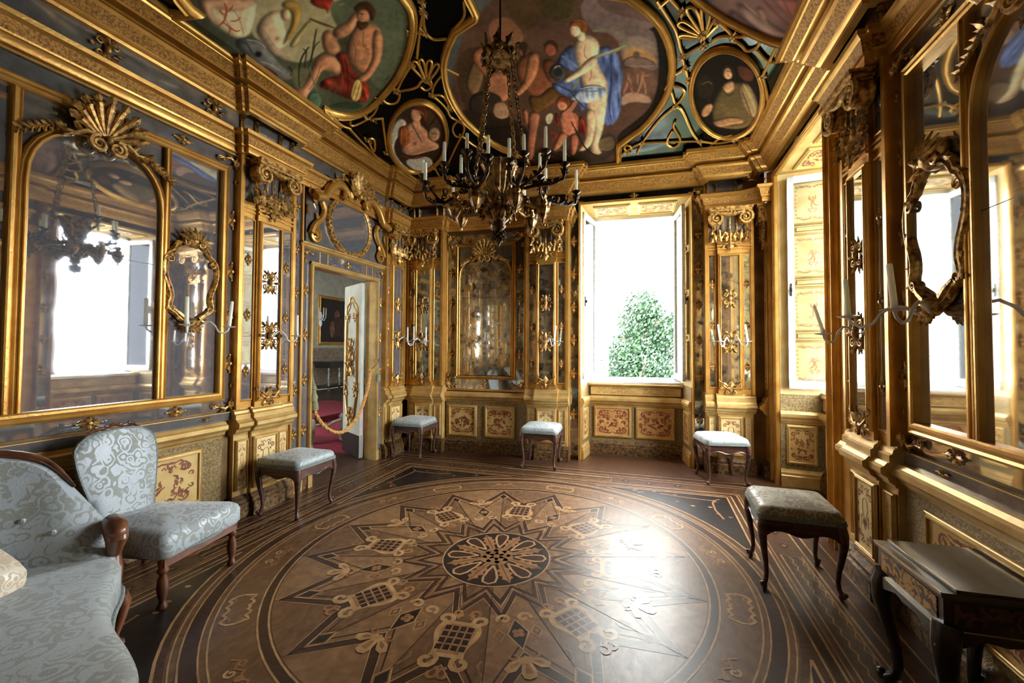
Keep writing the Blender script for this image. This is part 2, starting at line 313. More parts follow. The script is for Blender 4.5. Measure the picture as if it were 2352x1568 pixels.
PAINT = {
'f1': [('p',(104,102,78),0,[-3149,1929,-1838,2999,-2572,4227,-3320,3521,-3207,2628,-3192,1956]),
('p',(206,190,152),0,[-2873,2216,-2194,2794,-2409,2924,-2692,2973,-2938,2903,-2978,2642,-2982,2476,-2893,2361]),
('p',(120,124,100),0,[-2416,2635,-1880,2978,-2058,3306,-2366,3554,-2644,3664,-2610,3341,-2503,2981,-2513,2837]),
('p',(92,94,76),0,[-3146,1970,-3079,2154,-3080,2327,-3013,2463,-3010,2672,-3022,3056,-3034,3302,-3182,3468,-3162,2934,-3155,2584]),
('p',(226,206,170),40,[-3005,2123,-3054,2185,-3071,2249,-3069,2319,-3065,2371,-3051,2417,-3016,2446,-2977,2457,-2943,2447,-2858,2399,-2760,2332,-2977,2103]),
('s',(176,148,118),5,[-2979,2196,-2995,2278,-3050,2378]),
('s',(176,148,118),6,[-2913,2248,-2940,2343,-3009,2430]),
('p',(228,180,146),40,[-3009,2067,-3029,2117,-3057,2170,-3069,2222,-3072,2254,-3055,2258,-3039,2225,-3020,2180,-2990,2162,-2967,2220,-2920,2290,-2858,2331,-2804,2342,-2765,2327]),
('s',(178,62,42),10,[-3059,2270,-3021,2281,-2978,2264,-2941,2239,-2927,2211]),
('s',(178,62,42),8,[-3023,2282,-3024,2337,-3020,2381,-2999,2392]),
('s',(178,62,42),7,[-3023,2332,-3060,2353]),
('s',(178,62,42),7,[-2989,2309,-2965,2336,-2931,2341]),
('s',(178,62,42),6,[-2965,2256,-2931,2262,-2901,2256]),
('s',(178,62,42),7,[-2978,2264,-2984,2234,-2972,2215]),
('p',(128,124,118),50,[-3079,2410,-3036,2433,-3007,2478,-2971,2529,-2971,2582,-2991,2654,-3015,2769,-3017,2893,-3023,2951,-3101,2888,-3137,2789,-3126,2666,-3112,2548,-3102,2478]),
('s',(70,66,60),10,[-3074,2436,-3036,2473,-3053,2517,-3078,2581]),
('p',(40,34,30),0,[-3037,2614,-3046,2619,-3056,2619,-3065,2614,-3071,2605,-3074,2594,-3072,2584,-3066,2576,-3058,2571,-3048,2572,-3039,2576,-3033,2585,-3030,2595,-3032,2606]),
('s',(120,60,48),18,[-3093,2692,-3088,2745,-3092,2819]),
('s',(220,214,204),7,[-3019,2468,-2980,2537,-2985,2605]),
('s',(210,204,196),7,[-3081,2648,-3056,2714,-3050,2815]),
('p',(238,204,170),60,[-2879,2447,-2817,2443,-2756,2459,-2718,2491,-2762,2561,-2807,2627,-2834,2690,-2878,2708,-2927,2691,-2944,2713,-2929,2769,-2933,2808,-2953,2805,-2975,2755,-2991,2654,-2962,2552,-2943,2478]),
('s',(206,160,126),7,[-2897,2514,-2927,2595,-2941,2675]),
('p',(200,150,120),0,[-2875,2627,-2879,2629,-2884,2630,-2888,2628,-2891,2625,-2892,2621,-2891,2616,-2888,2612,-2884,2610,-2880,2609,-2876,2611,-2873,2614,-2872,2619,-2873,2623]),
('p',(234,196,160),30,[-2684,2566,-2702,2578,-2721,2583,-2739,2578,-2751,2566,-2755,2549,-2750,2530,-2738,2513,-2721,2501,-2701,2497,-2684,2501,-2672,2513,-2668,2530,-2672,2549]),
('p',(196,158,88),30,[-2682,2463,-2636,2472,-2596,2508,-2599,2574,-2639,2621,-2713,2661,-2787,2688,-2871,2689,-2901,2689,-2832,2652,-2750,2623,-2692,2582,-2667,2523,-2695,2496]),
('s',(226,192,120),7,[-2625,2527,-2651,2598,-2737,2650,-2834,2677]),
('s',(140,100,52),5,[-2661,2529,-2681,2593,-2748,2638]),
('p',(192,172,124),20,[-2874,2727,-2818,2708,-2615,2680,-2615,2706,-2784,2746,-2853,2766]),
('s',(122,96,58),21,[-2615,2680,-2588,2750,-2536,2850]),
('p',(206,188,146),0,[-2778,2752,-2622,2724,-2601,2777,-2725,2809,-2843,2806]),
('p',(164,60,44),30,[-2519,2563,-2529,2612,-2504,2671,-2477,2703,-2499,2744,-2456,2708,-2401,2693,-2377,2665]),
('s',(134,138,110),16,[-2160,2913,-2179,2907,-2209,2894]),
('s',(150,110,84),18,[-2394,2827,-2375,2844,-2367,2852]),
('s',(156,152,120),21,[-2800,3125,-2783,3110,-2775,3083]),
('s',(96,104,80),18,[-2040,3017,-2048,3040,-2069,3056]),
('s',(84,90,68),18,[-2478,3547,-2497,3557,-2529,3554]),
('s',(134,138,110),21,[-2312,3463,-2279,3484,-2261,3495]),
('s',(150,110,84),23,[-2397,3678,-2388,3661,-2394,3634]),
('s',(134,138,110),24,[-2057,3173,-2034,3170,-2025,3159]),
('s',(156,152,120),12,[-2308,2891,-2322,2894,-2348,2889]),
('s',(134,138,110),12,[-2415,2677,-2397,2696,-2389,2708]),
('s',(156,152,120),18,[-2377,2738,-2356,2748,-2345,2750]),
('s',(150,110,84),16,[-2623,2892,-2636,2899,-2659,2895]),
('s',(156,152,120),14,[-2266,3410,-2239,3434,-2226,3449]),
('s',(58,60,42),13,[-3067,3035,-2971,2924,-2875,2858,-2780,2842]),
('s',(58,60,42),11,[-3030,3045,-2915,2932,-2812,2856,-2819,2819]),
('s',(66,66,46),11,[-2995,3042,-2859,2938,-2740,2864,-2689,2868]),
('s',(52,54,40),11,[-3072,3001,-2998,2887,-2988,2837]),
('s',(70,62,44),15,[-2853,2945,-2723,2839,-2639,2774]),
('s',(58,60,42),12,[-3027,3014,-2994,2909,-3036,2900]),
('p',(132,124,92),0,[-3028,2879,-2938,2903,-2879,3042,-2994,3168,-3106,3076]),
('s',(58,60,42),12,[-3067,3035,-2971,2924,-2875,2858,-2780,2842]),
('p',(206,146,112),60,[-2380,2947,-2330,2972,-2258,3018,-2252,3083,-2276,3163,-2360,3275,-2468,3341,-2580,3370,-2629,3365,-2655,3263,-2640,3149,-2574,3060,-2509,3004,-2448,2973]),
('p',(208,150,116),45,[-2636,2830,-2598,2826,-2565,2850,-2578,2913,-2605,3016,-2629,3052,-2700,3040,-2724,2969,-2700,2906]),
('p',(210,150,114),55,[-2795,2951,-2747,2952,-2706,3018,-2682,3138,-2781,3227,-2812,3140,-2834,3064,-2916,3096,-2990,3120,-3066,3138,-3108,3168,-3145,3142,-3124,3053,-3119,2956,-3092,2981,-3078,3046,-3005,3045,-2914,2997]),
('s',(160,104,78),9,[-2833,3033,-2942,3097,-3034,3111]),
('p',(146,58,40),50,[-2693,3047,-2639,3057,-2601,3079,-2636,3153,-2676,3258,-2669,3349,-2640,3414,-2728,3615,-2825,3623,-2873,3504,-2914,3353,-2942,3259,-2966,3152,-2912,3136,-2821,3181,-2789,3235,-2713,3169]),
('s',(104,38,28),14,[-2640,3118,-2734,3280,-2861,3421]),
('s',(190,90,66),9,[-2723,3158,-2805,3304,-2886,3352]),
('s',(104,38,28),13,[-2713,3338,-2730,3462,-2786,3609]),
('p',(212,152,118),45,[-2545,2861,-2489,2864,-2425,2885,-2352,2852,-2311,2858,-2321,2901,-2380,2947,-2468,2983,-2547,2976,-2581,2945,-2585,2893]),
('p',(206,146,112),45,[-2294,3067,-2264,3108,-2287,3183,-2398,3336,-2533,3414,-2654,3452,-2710,3402,-2713,3355,-2669,3349,-2603,3365,-2463,3282,-2388,3163]),
('s',(158,104,78),9,[-2375,3032,-2463,3131,-2452,3199]),
('s',(158,104,78),8,[-2495,3031,-2527,3134,-2612,3209]),
('p',(160,96,76),0,[-2432,3157,-2436,3161,-2442,3162,-2448,3161,-2452,3157,-2454,3152,-2454,3146,-2452,3140,-2447,3136,-2442,3135,-2436,3136,-2432,3140,-2429,3145,-2429,3151]),
('p',(206,148,116),35,[-2238,2946,-2262,2969,-2291,2981,-2318,2979,-2339,2963,-2348,2938,-2345,2908,-2330,2879,-2306,2858,-2278,2847,-2251,2849,-2231,2863,-2221,2887,-2223,2916]),
('p',(86,54,36),25,[-2320,2827,-2274,2811,-2212,2818,-2172,2869,-2188,2944,-2243,2996,-2278,2997,-2242,2933,-2240,2884,-2277,2858,-2317,2866]),
('p',(92,58,40),20,[-2351,2917,-2345,2961,-2295,2972,-2313,3012,-2369,3023,-2395,2996,-2380,2947]),
('s',(60,40,30),8,[-2302,2883,-2281,2908]),
('s',(150,96,74),7,[-2287,2901,-2323,2925,-2313,2943]),
('p',(220,186,118),10,[-2695,3331,-2700,3450,-2850,3583,-2885,3468]),
('s',(150,108,54),7,[-2710,3376,-2865,3494]),
('s',(150,108,54),8,[-2714,3425,-2852,3530]),
('p',(96,116,92),20,[-3108,3168,-3056,3134,-3011,3172,-3020,3263,-3082,3310,-3165,3309]),
('s',(120,140,108),11,[-2886,2968,-2968,3097,-3003,3192]),
('s',(86,108,78),12,[-3049,3319,-2934,3250,-2838,3247]),
('s',(86,108,78),12,[-3023,3400,-2918,3310,-2827,3314]),
('p',(70,82,58),0,[-3059,3345,-2900,3469,-2826,3663,-2906,3636,-3008,3464])],
'f2': [('p',(112,80,66),0,[-1541,3063,227,3408,375,5806,-2557,5132]),
('p',(150,124,122),0,[-550,3349,191,3411,234,4254,-225,4249,-247,3833,-540,3756]),
('p',(176,150,140),0,[-217,3836,73,3899,92,4143,-218,4114]),
('p',(206,158,112),0,[-212,4001,-74,3972,91,4085,78,4221,-206,4192]),
('p',(134,104,98),0,[-430,3371,191,3411,154,3754,-96,3686,-370,3575]),
('p',(86,70,46),20,[-857,3275,-550,3349,-581,3539,-673,3640,-811,3573,-934,3454]),
('p',(104,76,50),0,[-1150,3193,-831,3283,-902,3568,-1117,3658,-1187,3384]),
('p',(92,66,48),0,[-1771,3636,-1441,3679,-1458,4172,-1875,4643,-2008,4449,-1961,4035]),
('p',(130,100,74),30,[-1836,3976,-1629,3756,-1602,3955,-1779,4203,-1881,4163]),
('p',(158,108,80),0,[-1364,3438,-1235,3432,-1157,3481,-1106,3623,-1128,3750,-1243,3797,-1364,3703,-1442,3639]),
('p',(64,48,36),0,[-2037,4239,-1541,4595,-1367,4770,-1425,5301,-2054,5094,-2142,4650]),
('p',(128,96,84),0,[-288,4204,94,4221,102,4631,-292,4524]),
('p',(196,156,134),0,[-258,4528,-119,4508,50,4588,33,4672,-157,4619,-285,4691]),
('p',(140,112,104),10,[-218,4114,-138,4081,-15,4105,77,4162,78,4221,-223,4210]),
('p',(118,92,88),0,[-127,4029,-67,4032,-69,4113,-129,4110]),
('s',(190,130,104),29,[-179,4312,-192,4411,-240,4519]),
('s',(184,126,100),25,[-164,4353,-160,4454,-137,4538]),
('s',(190,136,108),28,[-40,4299,-50,4399,-94,4520]),
('s',(184,126,100),22,[-33,4360,-14,4462,-14,4544]),
('s',(180,124,100),21,[-89,4298,-96,4418]),
('s',(184,130,104),18,[-49,4329,24,4311]),
('s',(120,80,66),10,[-241,4248,-136,4497]),
('s',(120,80,66),11,[32,4401,-1,4442]),
('p',(170,110,86),0,[-163,4293,-165,4303,-170,4310,-176,4314,-182,4313,-188,4309,-192,4301,-193,4291,-191,4282,-187,4275,-180,4271,-174,4271,-168,4276,-164,4284]),
('p',(170,110,86),0,[-24,4284,-26,4293,-30,4301,-35,4305,-42,4305,-48,4300,-52,4293,-53,4283,-51,4274,-47,4266,-41,4262,-35,4262,-29,4267,-25,4274]),
('p',(46,36,28),20,[-27,3828,8,3793,58,3810,96,3954,118,4260,100,4546,16,4756,-168,4913,-335,5023,-354,5148,-77,4986,169,4631,234,4254,188,3912,98,3739]),
('p',(84,64,50),0,[-1482,5179,-1267,5034,-1116,5125,-738,5138,-358,4935,-369,5361,-1205,5332]),
('p',(120,98,76),10,[-672,5105,-382,4996,-380,5231,-622,5198]),
('p',(170,112,84),40,[-1675,3738,-1584,3670,-1457,3678,-1435,3731,-1529,3771,-1606,3795,-1587,3918,-1527,4001,-1590,4067,-1667,3932]),
('p',(186,126,94),50,[-1608,4018,-1517,3973,-1405,4017,-1403,4188,-1475,4365,-1589,4378,-1707,4320,-1679,4148]),
('p',(150,98,74),25,[-1388,3907,-1406,3940,-1432,3962,-1461,3971,-1487,3963,-1505,3940,-1511,3907,-1504,3872,-1485,3840,-1460,3818,-1431,3811,-1406,3818,-1389,3840,-1382,3872]),
('p',(110,84,66),20,[-1500,3904,-1451,3903,-1414,3939,-1441,3996,-1491,4002,-1518,3966]),
('p',(66,52,44),40,[-1917,4243,-1831,4183,-1712,4181,-1602,4251,-1547,4345,-1629,4435,-1783,4410,-1908,4462,-1962,4369]),
('p',(178,140,112),20,[-1670,4354,-1527,4373,-1531,4575,-1648,4604,-1738,4518]),
('s',(44,34,28),25,[-1884,4665,-1642,4708,-1433,4711]),
('p',(146,90,62),60,[-1275,3949,-1144,3863,-1046,3877,-1037,4109,-954,4251,-999,4366,-1152,4419,-1258,4353,-1297,4258,-1306,4107]),
('p',(194,130,96),40,[-1131,3906,-1062,3873,-1019,3913,-1052,4065,-1181,4243,-1321,4338,-1427,4367,-1419,4314,-1262,4202,-1196,4072]),
('p',(150,92,66),25,[-1105,3837,-1118,3866,-1140,3887,-1166,3895,-1190,3889,-1208,3869,-1216,3841,-1211,3810,-1197,3781,-1175,3761,-1150,3754,-1126,3760,-1109,3778,-1101,3806]),
('p',(64,44,32),10,[-1206,3787,-1174,3738,-1102,3747,-1094,3817,-1155,3900,-1195,3919,-1154,3840]),
('p',(132,76,52),40,[-1009,3995,-937,3982,-858,4049,-874,4207,-972,4289,-1018,4175]),
('p',(158,94,68),25,[-841,3897,-854,3930,-876,3953,-902,3963,-928,3957,-947,3936,-957,3905,-954,3871,-941,3839,-919,3816,-893,3807,-868,3813,-849,3833,-840,3863]),
('p',(70,44,32),10,[-964,3849,-925,3792,-858,3783,-811,3847,-839,3956,-843,3859,-899,3817]),
('p',(188,124,96),45,[-1307,4560,-1181,4608,-1234,4751,-1327,4934,-1420,5200,-1522,5200,-1437,4959,-1367,4770]),
('p',(176,114,88),35,[-1370,4502,-1307,4560,-1377,4768,-1401,4673]),
('p',(114,80,44),40,[-1258,4353,-1152,4419,-972,4289,-916,4415,-985,4517,-1133,4574,-1243,4617,-1277,4522]),
('p',(104,116,164),60,[-994,4305,-907,4240,-727,4217,-703,4181,-930,4103,-887,4063,-772,3913,-667,3869,-643,4016,-579,4028,-440,3946,-316,3950,-256,4091,-220,4309,-282,4505,-261,4651,-345,4894,-485,4901,-497,4790,-703,4633,-744,4752,-731,4544,-878,4454]),
('s',(150,162,200),25,[-803,3983,-707,4101,-664,4149]),
('s',(72,82,126),21,[-341,4063,-349,4356,-412,4676,-391,4867]),
('s',(140,152,194),21,[-282,4127,-264,4345,-333,4602]),
('s',(72,82,126),18,[-937,4296,-827,4381,-714,4464]),
('p',(238,200,170),70,[-658,3861,-600,3799,-543,3777,-473,3831,-434,3892,-431,3976,-480,4083,-459,4183,-419,4287,-391,4411,-418,4592,-458,4774,-507,4979,-582,5118,-570,5194,-533,5236,-597,5255,-667,5224,-689,5156,-614,4964,-628,4771,-652,4599,-664,4431,-659,4249,-671,4108,-681,3970]),
('p',(232,190,160),45,[-657,4640,-562,4697,-572,4864,-639,5088,-711,5164,-807,5182,-845,5155,-739,5074,-692,4888]),
('s',(204,158,128),14,[-560,3899,-595,4025,-539,4093]),
('s',(206,160,130),14,[-549,4169,-545,4269,-586,4322]),
('p',(206,150,124),0,[-622,3997,-624,4004,-629,4009,-635,4011,-642,4010,-647,4006,-650,3999,-650,3992,-648,3985,-643,3980,-637,3977,-630,3979,-625,3983,-622,3990]),
('p',(238,200,170),30,[-617,3759,-566,3724,-538,3792,-557,3871,-632,3848]),
('p',(240,204,176),30,[-567,3733,-578,3767,-598,3792,-624,3803,-649,3798,-670,3778,-680,3746,-680,3710,-668,3677,-648,3653,-623,3642,-598,3647,-579,3667,-567,3697]),
('p',(150,88,48),20,[-678,3666,-624,3619,-551,3627,-508,3690,-522,3759,-572,3768,-588,3693,-643,3682]),
('s',(190,140,84),9,[-626,3629,-552,3633,-523,3688]),
('s',(140,90,70),7,[-663,3714,-641,3715]),
('s',(190,110,90),9,[-670,3776,-649,3784]),
('s',(150,142,114),44,[-673,4227,-590,4103,-485,4053,-290,4012,-175,3952,-204,3855,-331,3767,-466,3769]),
('s',(190,182,150),15,[-588,4094,-452,4049,-273,3999,-178,3951]),
('s',(150,142,114),32,[-673,4227,-709,4321,-757,4394]),
('p',(240,202,172),40,[-534,4055,-476,4045,-474,4132,-554,4208,-700,4266,-796,4308,-847,4294,-849,4263,-780,4222,-667,4168,-598,4102]),
('p',(192,198,220),40,[-716,4422,-600,4361,-448,4404,-392,4493,-472,4548,-652,4599,-745,4542,-832,4505,-750,4457]),
('s',(130,140,184),15,[-673,4430,-551,4460,-443,4445]),
('s',(230,232,244),15,[-687,4407,-578,4389,-459,4423]),
('p',(82,76,76),40,[-793,4173,-810,4215,-842,4245,-881,4258,-921,4249,-952,4222,-969,4181,-967,4135,-949,4094,-917,4065,-879,4053,-841,4062,-811,4088,-794,4128]),
('s',(200,196,190),16,[-905,4109,-878,4085,-842,4097]),
('p',(56,52,52),0,[-838,4170,-847,4191,-862,4206,-882,4212,-902,4208,-917,4194,-926,4174,-925,4151,-916,4130,-900,4115,-881,4110,-862,4114,-846,4127,-838,4147]),
('s',(120,112,108),19,[-985,4265,-896,4274,-825,4227]),
('p',(214,136,108),45,[-965,4649,-873,4624,-795,4670,-782,4831,-826,4942,-916,4964,-988,4915,-989,4796]),
('p',(220,142,112),35,[-998,4881,-913,4949,-981,5036,-1108,5137,-1155,5107,-1072,5000]),
('p',(214,134,106),35,[-886,4932,-808,4956,-805,5064,-882,5225,-934,5207,-910,5069]),
('s',(222,146,116),52,[-922,4679,-828,4642,-748,4537]),
('s',(214,136,108),47,[-790,4702,-773,4833,-825,4910]),
('p',(150,56,42),35,[-749,4709,-684,4826,-688,4953,-777,4986,-789,4873]),
('p',(156,60,46),30,[-1015,4618,-983,4689,-985,4818,-1035,4798]),
('s',(176,70,50),29,[-1125,4881,-1030,4919,-1129,4990]),
('p',(222,146,116),25,[-851,4568,-863,4599,-885,4622,-913,4631,-942,4626,-964,4607,-976,4578,-975,4545,-963,4514,-940,4492,-913,4483,-885,4488,-863,4507,-851,4535]),
('p',(134,68,40),15,[-981,4518,-935,4459,-860,4457,-821,4528,-841,4608,-867,4544,-927,4512]),
('p',(214,196,170),15,[-1144,4659,-1066,4619,-1036,4679,-1101,4776,-1150,4767]),
('s',(60,40,30),18,[-854,4787,-809,4934,-759,5114,-686,5214,-609,5264]),
('s',(60,40,30),9,[-810,4384,-730,4565,-660,4661]),
('s',(150,110,84),26,[-1118,5135,-1028,5116,-961,5213]),
('s',(66,50,38),26,[-1379,5128,-1165,5150,-1050,5222])],
'o1': [('p',(74,54,40),0,[-2617,3637,-2030,4050,-2649,5311,-3586,5013]),
('p',(96,72,54),0,[-2422,4097,-2192,4213,-2320,4462,-2519,4460]),
('p',(192,182,168),30,[-2805,4093,-2728,4044,-2651,4056,-2645,4167,-2712,4186,-2791,4240,-2885,4282,-2986,4398,-3048,4678,-3028,4842,-3126,4799,-3046,4453,-2909,4182]),
('p',(206,150,120),55,[-2712,4186,-2612,4165,-2543,4250,-2519,4400,-2556,4527,-2501,4658,-2545,4721,-2672,4694,-2883,4646,-2941,4510,-2873,4368]),
('p',(180,110,92),0,[-2722,4492,-2730,4502,-2740,4507,-2750,4506,-2758,4500,-2761,4489,-2761,4476,-2756,4464,-2748,4455,-2738,4450,-2728,4451,-2721,4457,-2717,4467,-2717,4480]),
('p',(206,152,122),25,[-2599,4161,-2524,4162,-2522,4251,-2590,4349,-2638,4281]),
('p',(208,154,124),25,[-2453,4158,-2482,4196,-2517,4218,-2550,4221,-2573,4202,-2583,4167,-2578,4122,-2558,4078,-2529,4042,-2496,4022,-2465,4021,-2442,4038,-2431,4071,-2435,4114]),
('p',(112,56,36),20,[-2509,4032,-2448,3983,-2380,4007,-2366,4109,-2425,4233,-2497,4283,-2482,4193,-2456,4101,-2488,4049]),
('s',(200,150,110),12,[-2508,4047,-2456,4101,-2441,4167]),
('p',(152,88,50),40,[-2772,4160,-2693,4156,-2669,4223,-2743,4386,-2823,4454,-2916,4398]),
('s',(196,130,80),12,[-2738,4193,-2866,4375]),
('s',(196,130,80),12,[-2703,4225,-2817,4424]),
('p',(176,142,112),30,[-2417,4521,-2446,4561,-2483,4585,-2520,4589,-2549,4571,-2565,4535,-2563,4489,-2545,4443,-2516,4405,-2480,4383,-2445,4381,-2418,4399,-2402,4432,-2402,4476]),
('s',(120,90,66),16,[-2505,4454,-2449,4497]),
('s',(196,150,120),60,[-2852,4595,-2709,4635,-2562,4664]),
('p',(196,186,170),20,[-3014,4623,-2810,4686,-2686,4805,-2758,4982,-3017,4949]),
('s',(120,60,44),35,[-2964,4546,-2891,4699,-2743,4734]),
('s',(110,100,92),16,[-2628,4228,-2634,4347,-2664,4516]),
('s',(60,40,30),17,[-2487,4363,-2327,4268])],
'o2': [('p',(42,30,22),0,[326,3879,928,3679,1332,5332,432,5231]),
('p',(96,56,42),15,[756,4055,834,4042,922,4083,924,4219,828,4219]),
('p',(60,44,32),0,[451,4309,590,4237,653,4486,512,4606]),
('p',(112,92,60),50,[676,4434,719,4329,795,4267,883,4221,999,4374,1107,4690,1015,4951,825,4990,698,4923,644,4703]),
('p',(170,142,104),45,[820,4291,870,4223,921,4268,1027,4465,1093,4692,1031,4723,929,4595,863,4441]),
('s',(210,184,140),17,[866,4271,971,4441,1060,4648]),
('s',(120,96,64),16,[870,4364,970,4577,1031,4723]),
('p',(196,152,112),30,[709,4310,776,4241,812,4365,755,4457,694,4405]),
('s',(80,60,40),11,[698,4381,776,4498,816,4387]),
('p',(206,162,122),35,[761,4148,764,4191,757,4228,742,4254,722,4261,700,4249,682,4220,672,4181,670,4139,677,4103,692,4080,712,4073,732,4084,750,4110]),
('p',(52,34,22),15,[661,4216,650,4114,690,4060,746,4070,784,4171,800,4299,755,4183,717,4102,676,4147,684,4274]),
('s',(110,70,52),8,[699,4161,735,4148]),
('s',(170,80,66),9,[718,4218,740,4211]),
('p',(176,130,94),30,[668,4888,736,4844,839,4776,963,4766,987,4848,875,4894,757,4984]),
('p',(180,134,98),20,[546,4766,580,4642,639,4607,664,4675,632,4804,570,4836]),
('s',(60,44,32),19,[605,4590,615,4316]),
('s',(126,120,88),17,[519,4382,572,4327,606,4362])],
'f3': [('p',(158,124,116),0,[406,3386,1085,3132,1309,3798,478,4021]),
('p',(186,152,140),40,[631,3423,725,3438,840,3501,937,3534,1011,3559,1060,3579,964,3640,857,3627,738,3561]),
('p',(170,110,104),40,[814,3298,935,3359,1045,3453,1032,3335,994,3211]),
('s',(150,86,84),16,[801,3332,908,3420,1022,3484]),
('s',(206,170,154),16,[711,3427,816,3496,880,3531]),
('p',(196,150,130),30,[793,3395,846,3434,877,3516,843,3516,796,3456]),
('s',(140,100,100),14,[914,3281,979,3366,1025,3417]),
('p',(150,122,124),20,[606,3478,727,3565,875,3654,789,3695,649,3593])],
'F1': [-3164,3451,-3050,3328,-3049,3413,-3028,3488,-2997,3554,-2957,3610,-2892,3655,-2815,3676,-2700,3664,-2580,3633,-2473,3595,-2379,3544,-2287,3483,-2218,3424,-2145,3352,-2089,3287,-2033,3210,-1992,3141,-1963,3067,-1959,3033],
'F2': [-386,5316,-364,5147,-211,5037,-95,4963,-20,4883,60,4769,119,4652,169,4514,193,4378,198,4236,190,4119,165,3987,130,3879,85,3774,29,3689,-39,3608,-118,3536,-170,3487],
'F3': [515,3417,543,3448,661,3524,728,3569,794,3605,859,3635,920,3647,980,3658,1035,3650,1087,3633],
'O1': [-2394,4601,-2438,4671,-2489,4737,-2547,4798,-2610,4852,-2677,4897,-2746,4931,-2814,4953,-2878,4960,-2936,4949,-2983,4921,-3019,4875,-3041,4812,-3051,4737,-3049,4654,-3037,4567,-3017,4480,-2989,4396,-2955,4317,-2916,4244,-2873,4178,-2826,4121,-2777,4072,-2727,4032,-2675,4001,-2624,3980,-2573,3967,-2525,3965,-2479,3971,-2437,3987,-2399,4011,-2366,4043,-2339,4085,-2318,4133,-2305,4188,-2299,4249,-2301,4315,-2312,4385,-2331,4457,-2358,4529],
'O2': [1000,4282,1022,4371,1040,4467,1052,4569,1056,4674,1052,4776,1040,4873,1018,4957,987,5025,947,5072,900,5097,847,5102,792,5087,735,5055,680,5009,628,4951,581,4884,540,4808,506,4727,479,4641,460,4554,449,4467,446,4382,451,4301,462,4224,479,4155,502,4093,530,4040,561,3996,596,3962,634,3938,673,3925,713,3923,754,3931,795,3950,834,3979,873,4019,909,4070,943,4131,974,4202],
'tr': [[204,4460,205,4296],[211,4439,247,4511,290,4693,363,4557,372,4469,274,4415,211,4439],[290,4693,141,4847,-61,5162,-122,5296],[290,4693,358,4712,490,5061,595,5217,625,5327],[-61,5162,591,5185],[301,4895,278,4952,309,5021,391,5179,304,5280,206,5188,282,5020],[-323,5292,-139,5179,-61,5162],[-240,5260,-277,5201,-236,5163,-179,5202,-191,5266,-240,5260],[454,3811,262,3745,252,3695,309,3671,459,3801],[459,3801,301,3573,323,3530,387,3544,465,3791],[467,3791,409,3524,443,3502,496,3538,476,3794],[479,3797,528,3596,580,3615,492,3803],[455,3820,280,3813,269,3859,405,3848],[80,3492,177,3667,252,3799,312,4069,415,3957,478,3907],[312,4069,351,4201,251,4293],[532,3857,581,3788,651,3748,747,3730,807,3669,874,3699,876,3791,812,3870,764,3815,651,3748],[559,3638,688,3744],[876,3819,986,3917,1070,3819],[977,4096,986,3917,987,3775,991,3697],[610,5192,795,5241,955,5161],[696,5307,780,5138,905,5069],[973,4076,1040,4222,1116,4452,1131,4697],[351,4201,393,4339],[101,3556,169,3473],[277,3592,168,3458]],
'tl': [[-1805,3033,-1848,3135,-1948,3250,-2145,3526],[-1486,3167,-1541,3322,-1668,3383,-1809,3497,-1977,3754,-2132,4094,-2143,4238],[-1848,3135,-1939,3294,-1925,3420,-1793,3464],[-2206,3808,-2242,3563,-2216,3536,-2155,3542,-2203,3786],[-2199,3789,-2157,3545,-2092,3558,-2189,3795],[-2193,3793,-2080,3587,-2020,3625,-2191,3806],[-2191,3806,-2017,3649,-1985,3716,-2197,3826],[-2507,3738,-2393,3653,-2219,3556],[-2507,3738,-2325,3827,-2253,3778,-2186,3773,-2155,3839,-2203,3907,-2269,3902,-2284,3831],[-2236,3986,-2160,3884,-2004,3807],[-2236,3986,-2176,4221,-2204,4361,-2102,4461],[-2102,4461,-2104,4562,-2192,4657,-2263,4640,-2260,4519,-2164,4433,-2102,4461],[-2187,4646,-2345,4787,-2534,4979],[-2187,4646,-2127,4814,-2002,4954],[-2748,4987,-2769,5167],[-1982,3729,-1876,3892],[-2059,3266,-1948,3308],[-2136,4142,-2144,4039,-2221,3995],[-3086,3408,-3090,3511,-3110,3620,-3208,3700],[-2985,3627,-3076,3722,-2950,3788,-2814,3803,-2692,3692],[-3082,3502,-3110,3620,-3078,3743],[-3085,3733,-3125,4018,-3177,4305,-3257,4659],[-3056,4009,-3016,4040,-3039,4115,-3153,4249,-3065,4022],[-2664,3692,-2577,3627,-2482,3711,-2493,3783,-2579,3860,-2666,3797,-2664,3692],[-2891,3710,-2918,3785,-2879,3812],[-2799,3906,-2917,4118,-3050,4358],[-2872,3842,-2791,3915]],
}
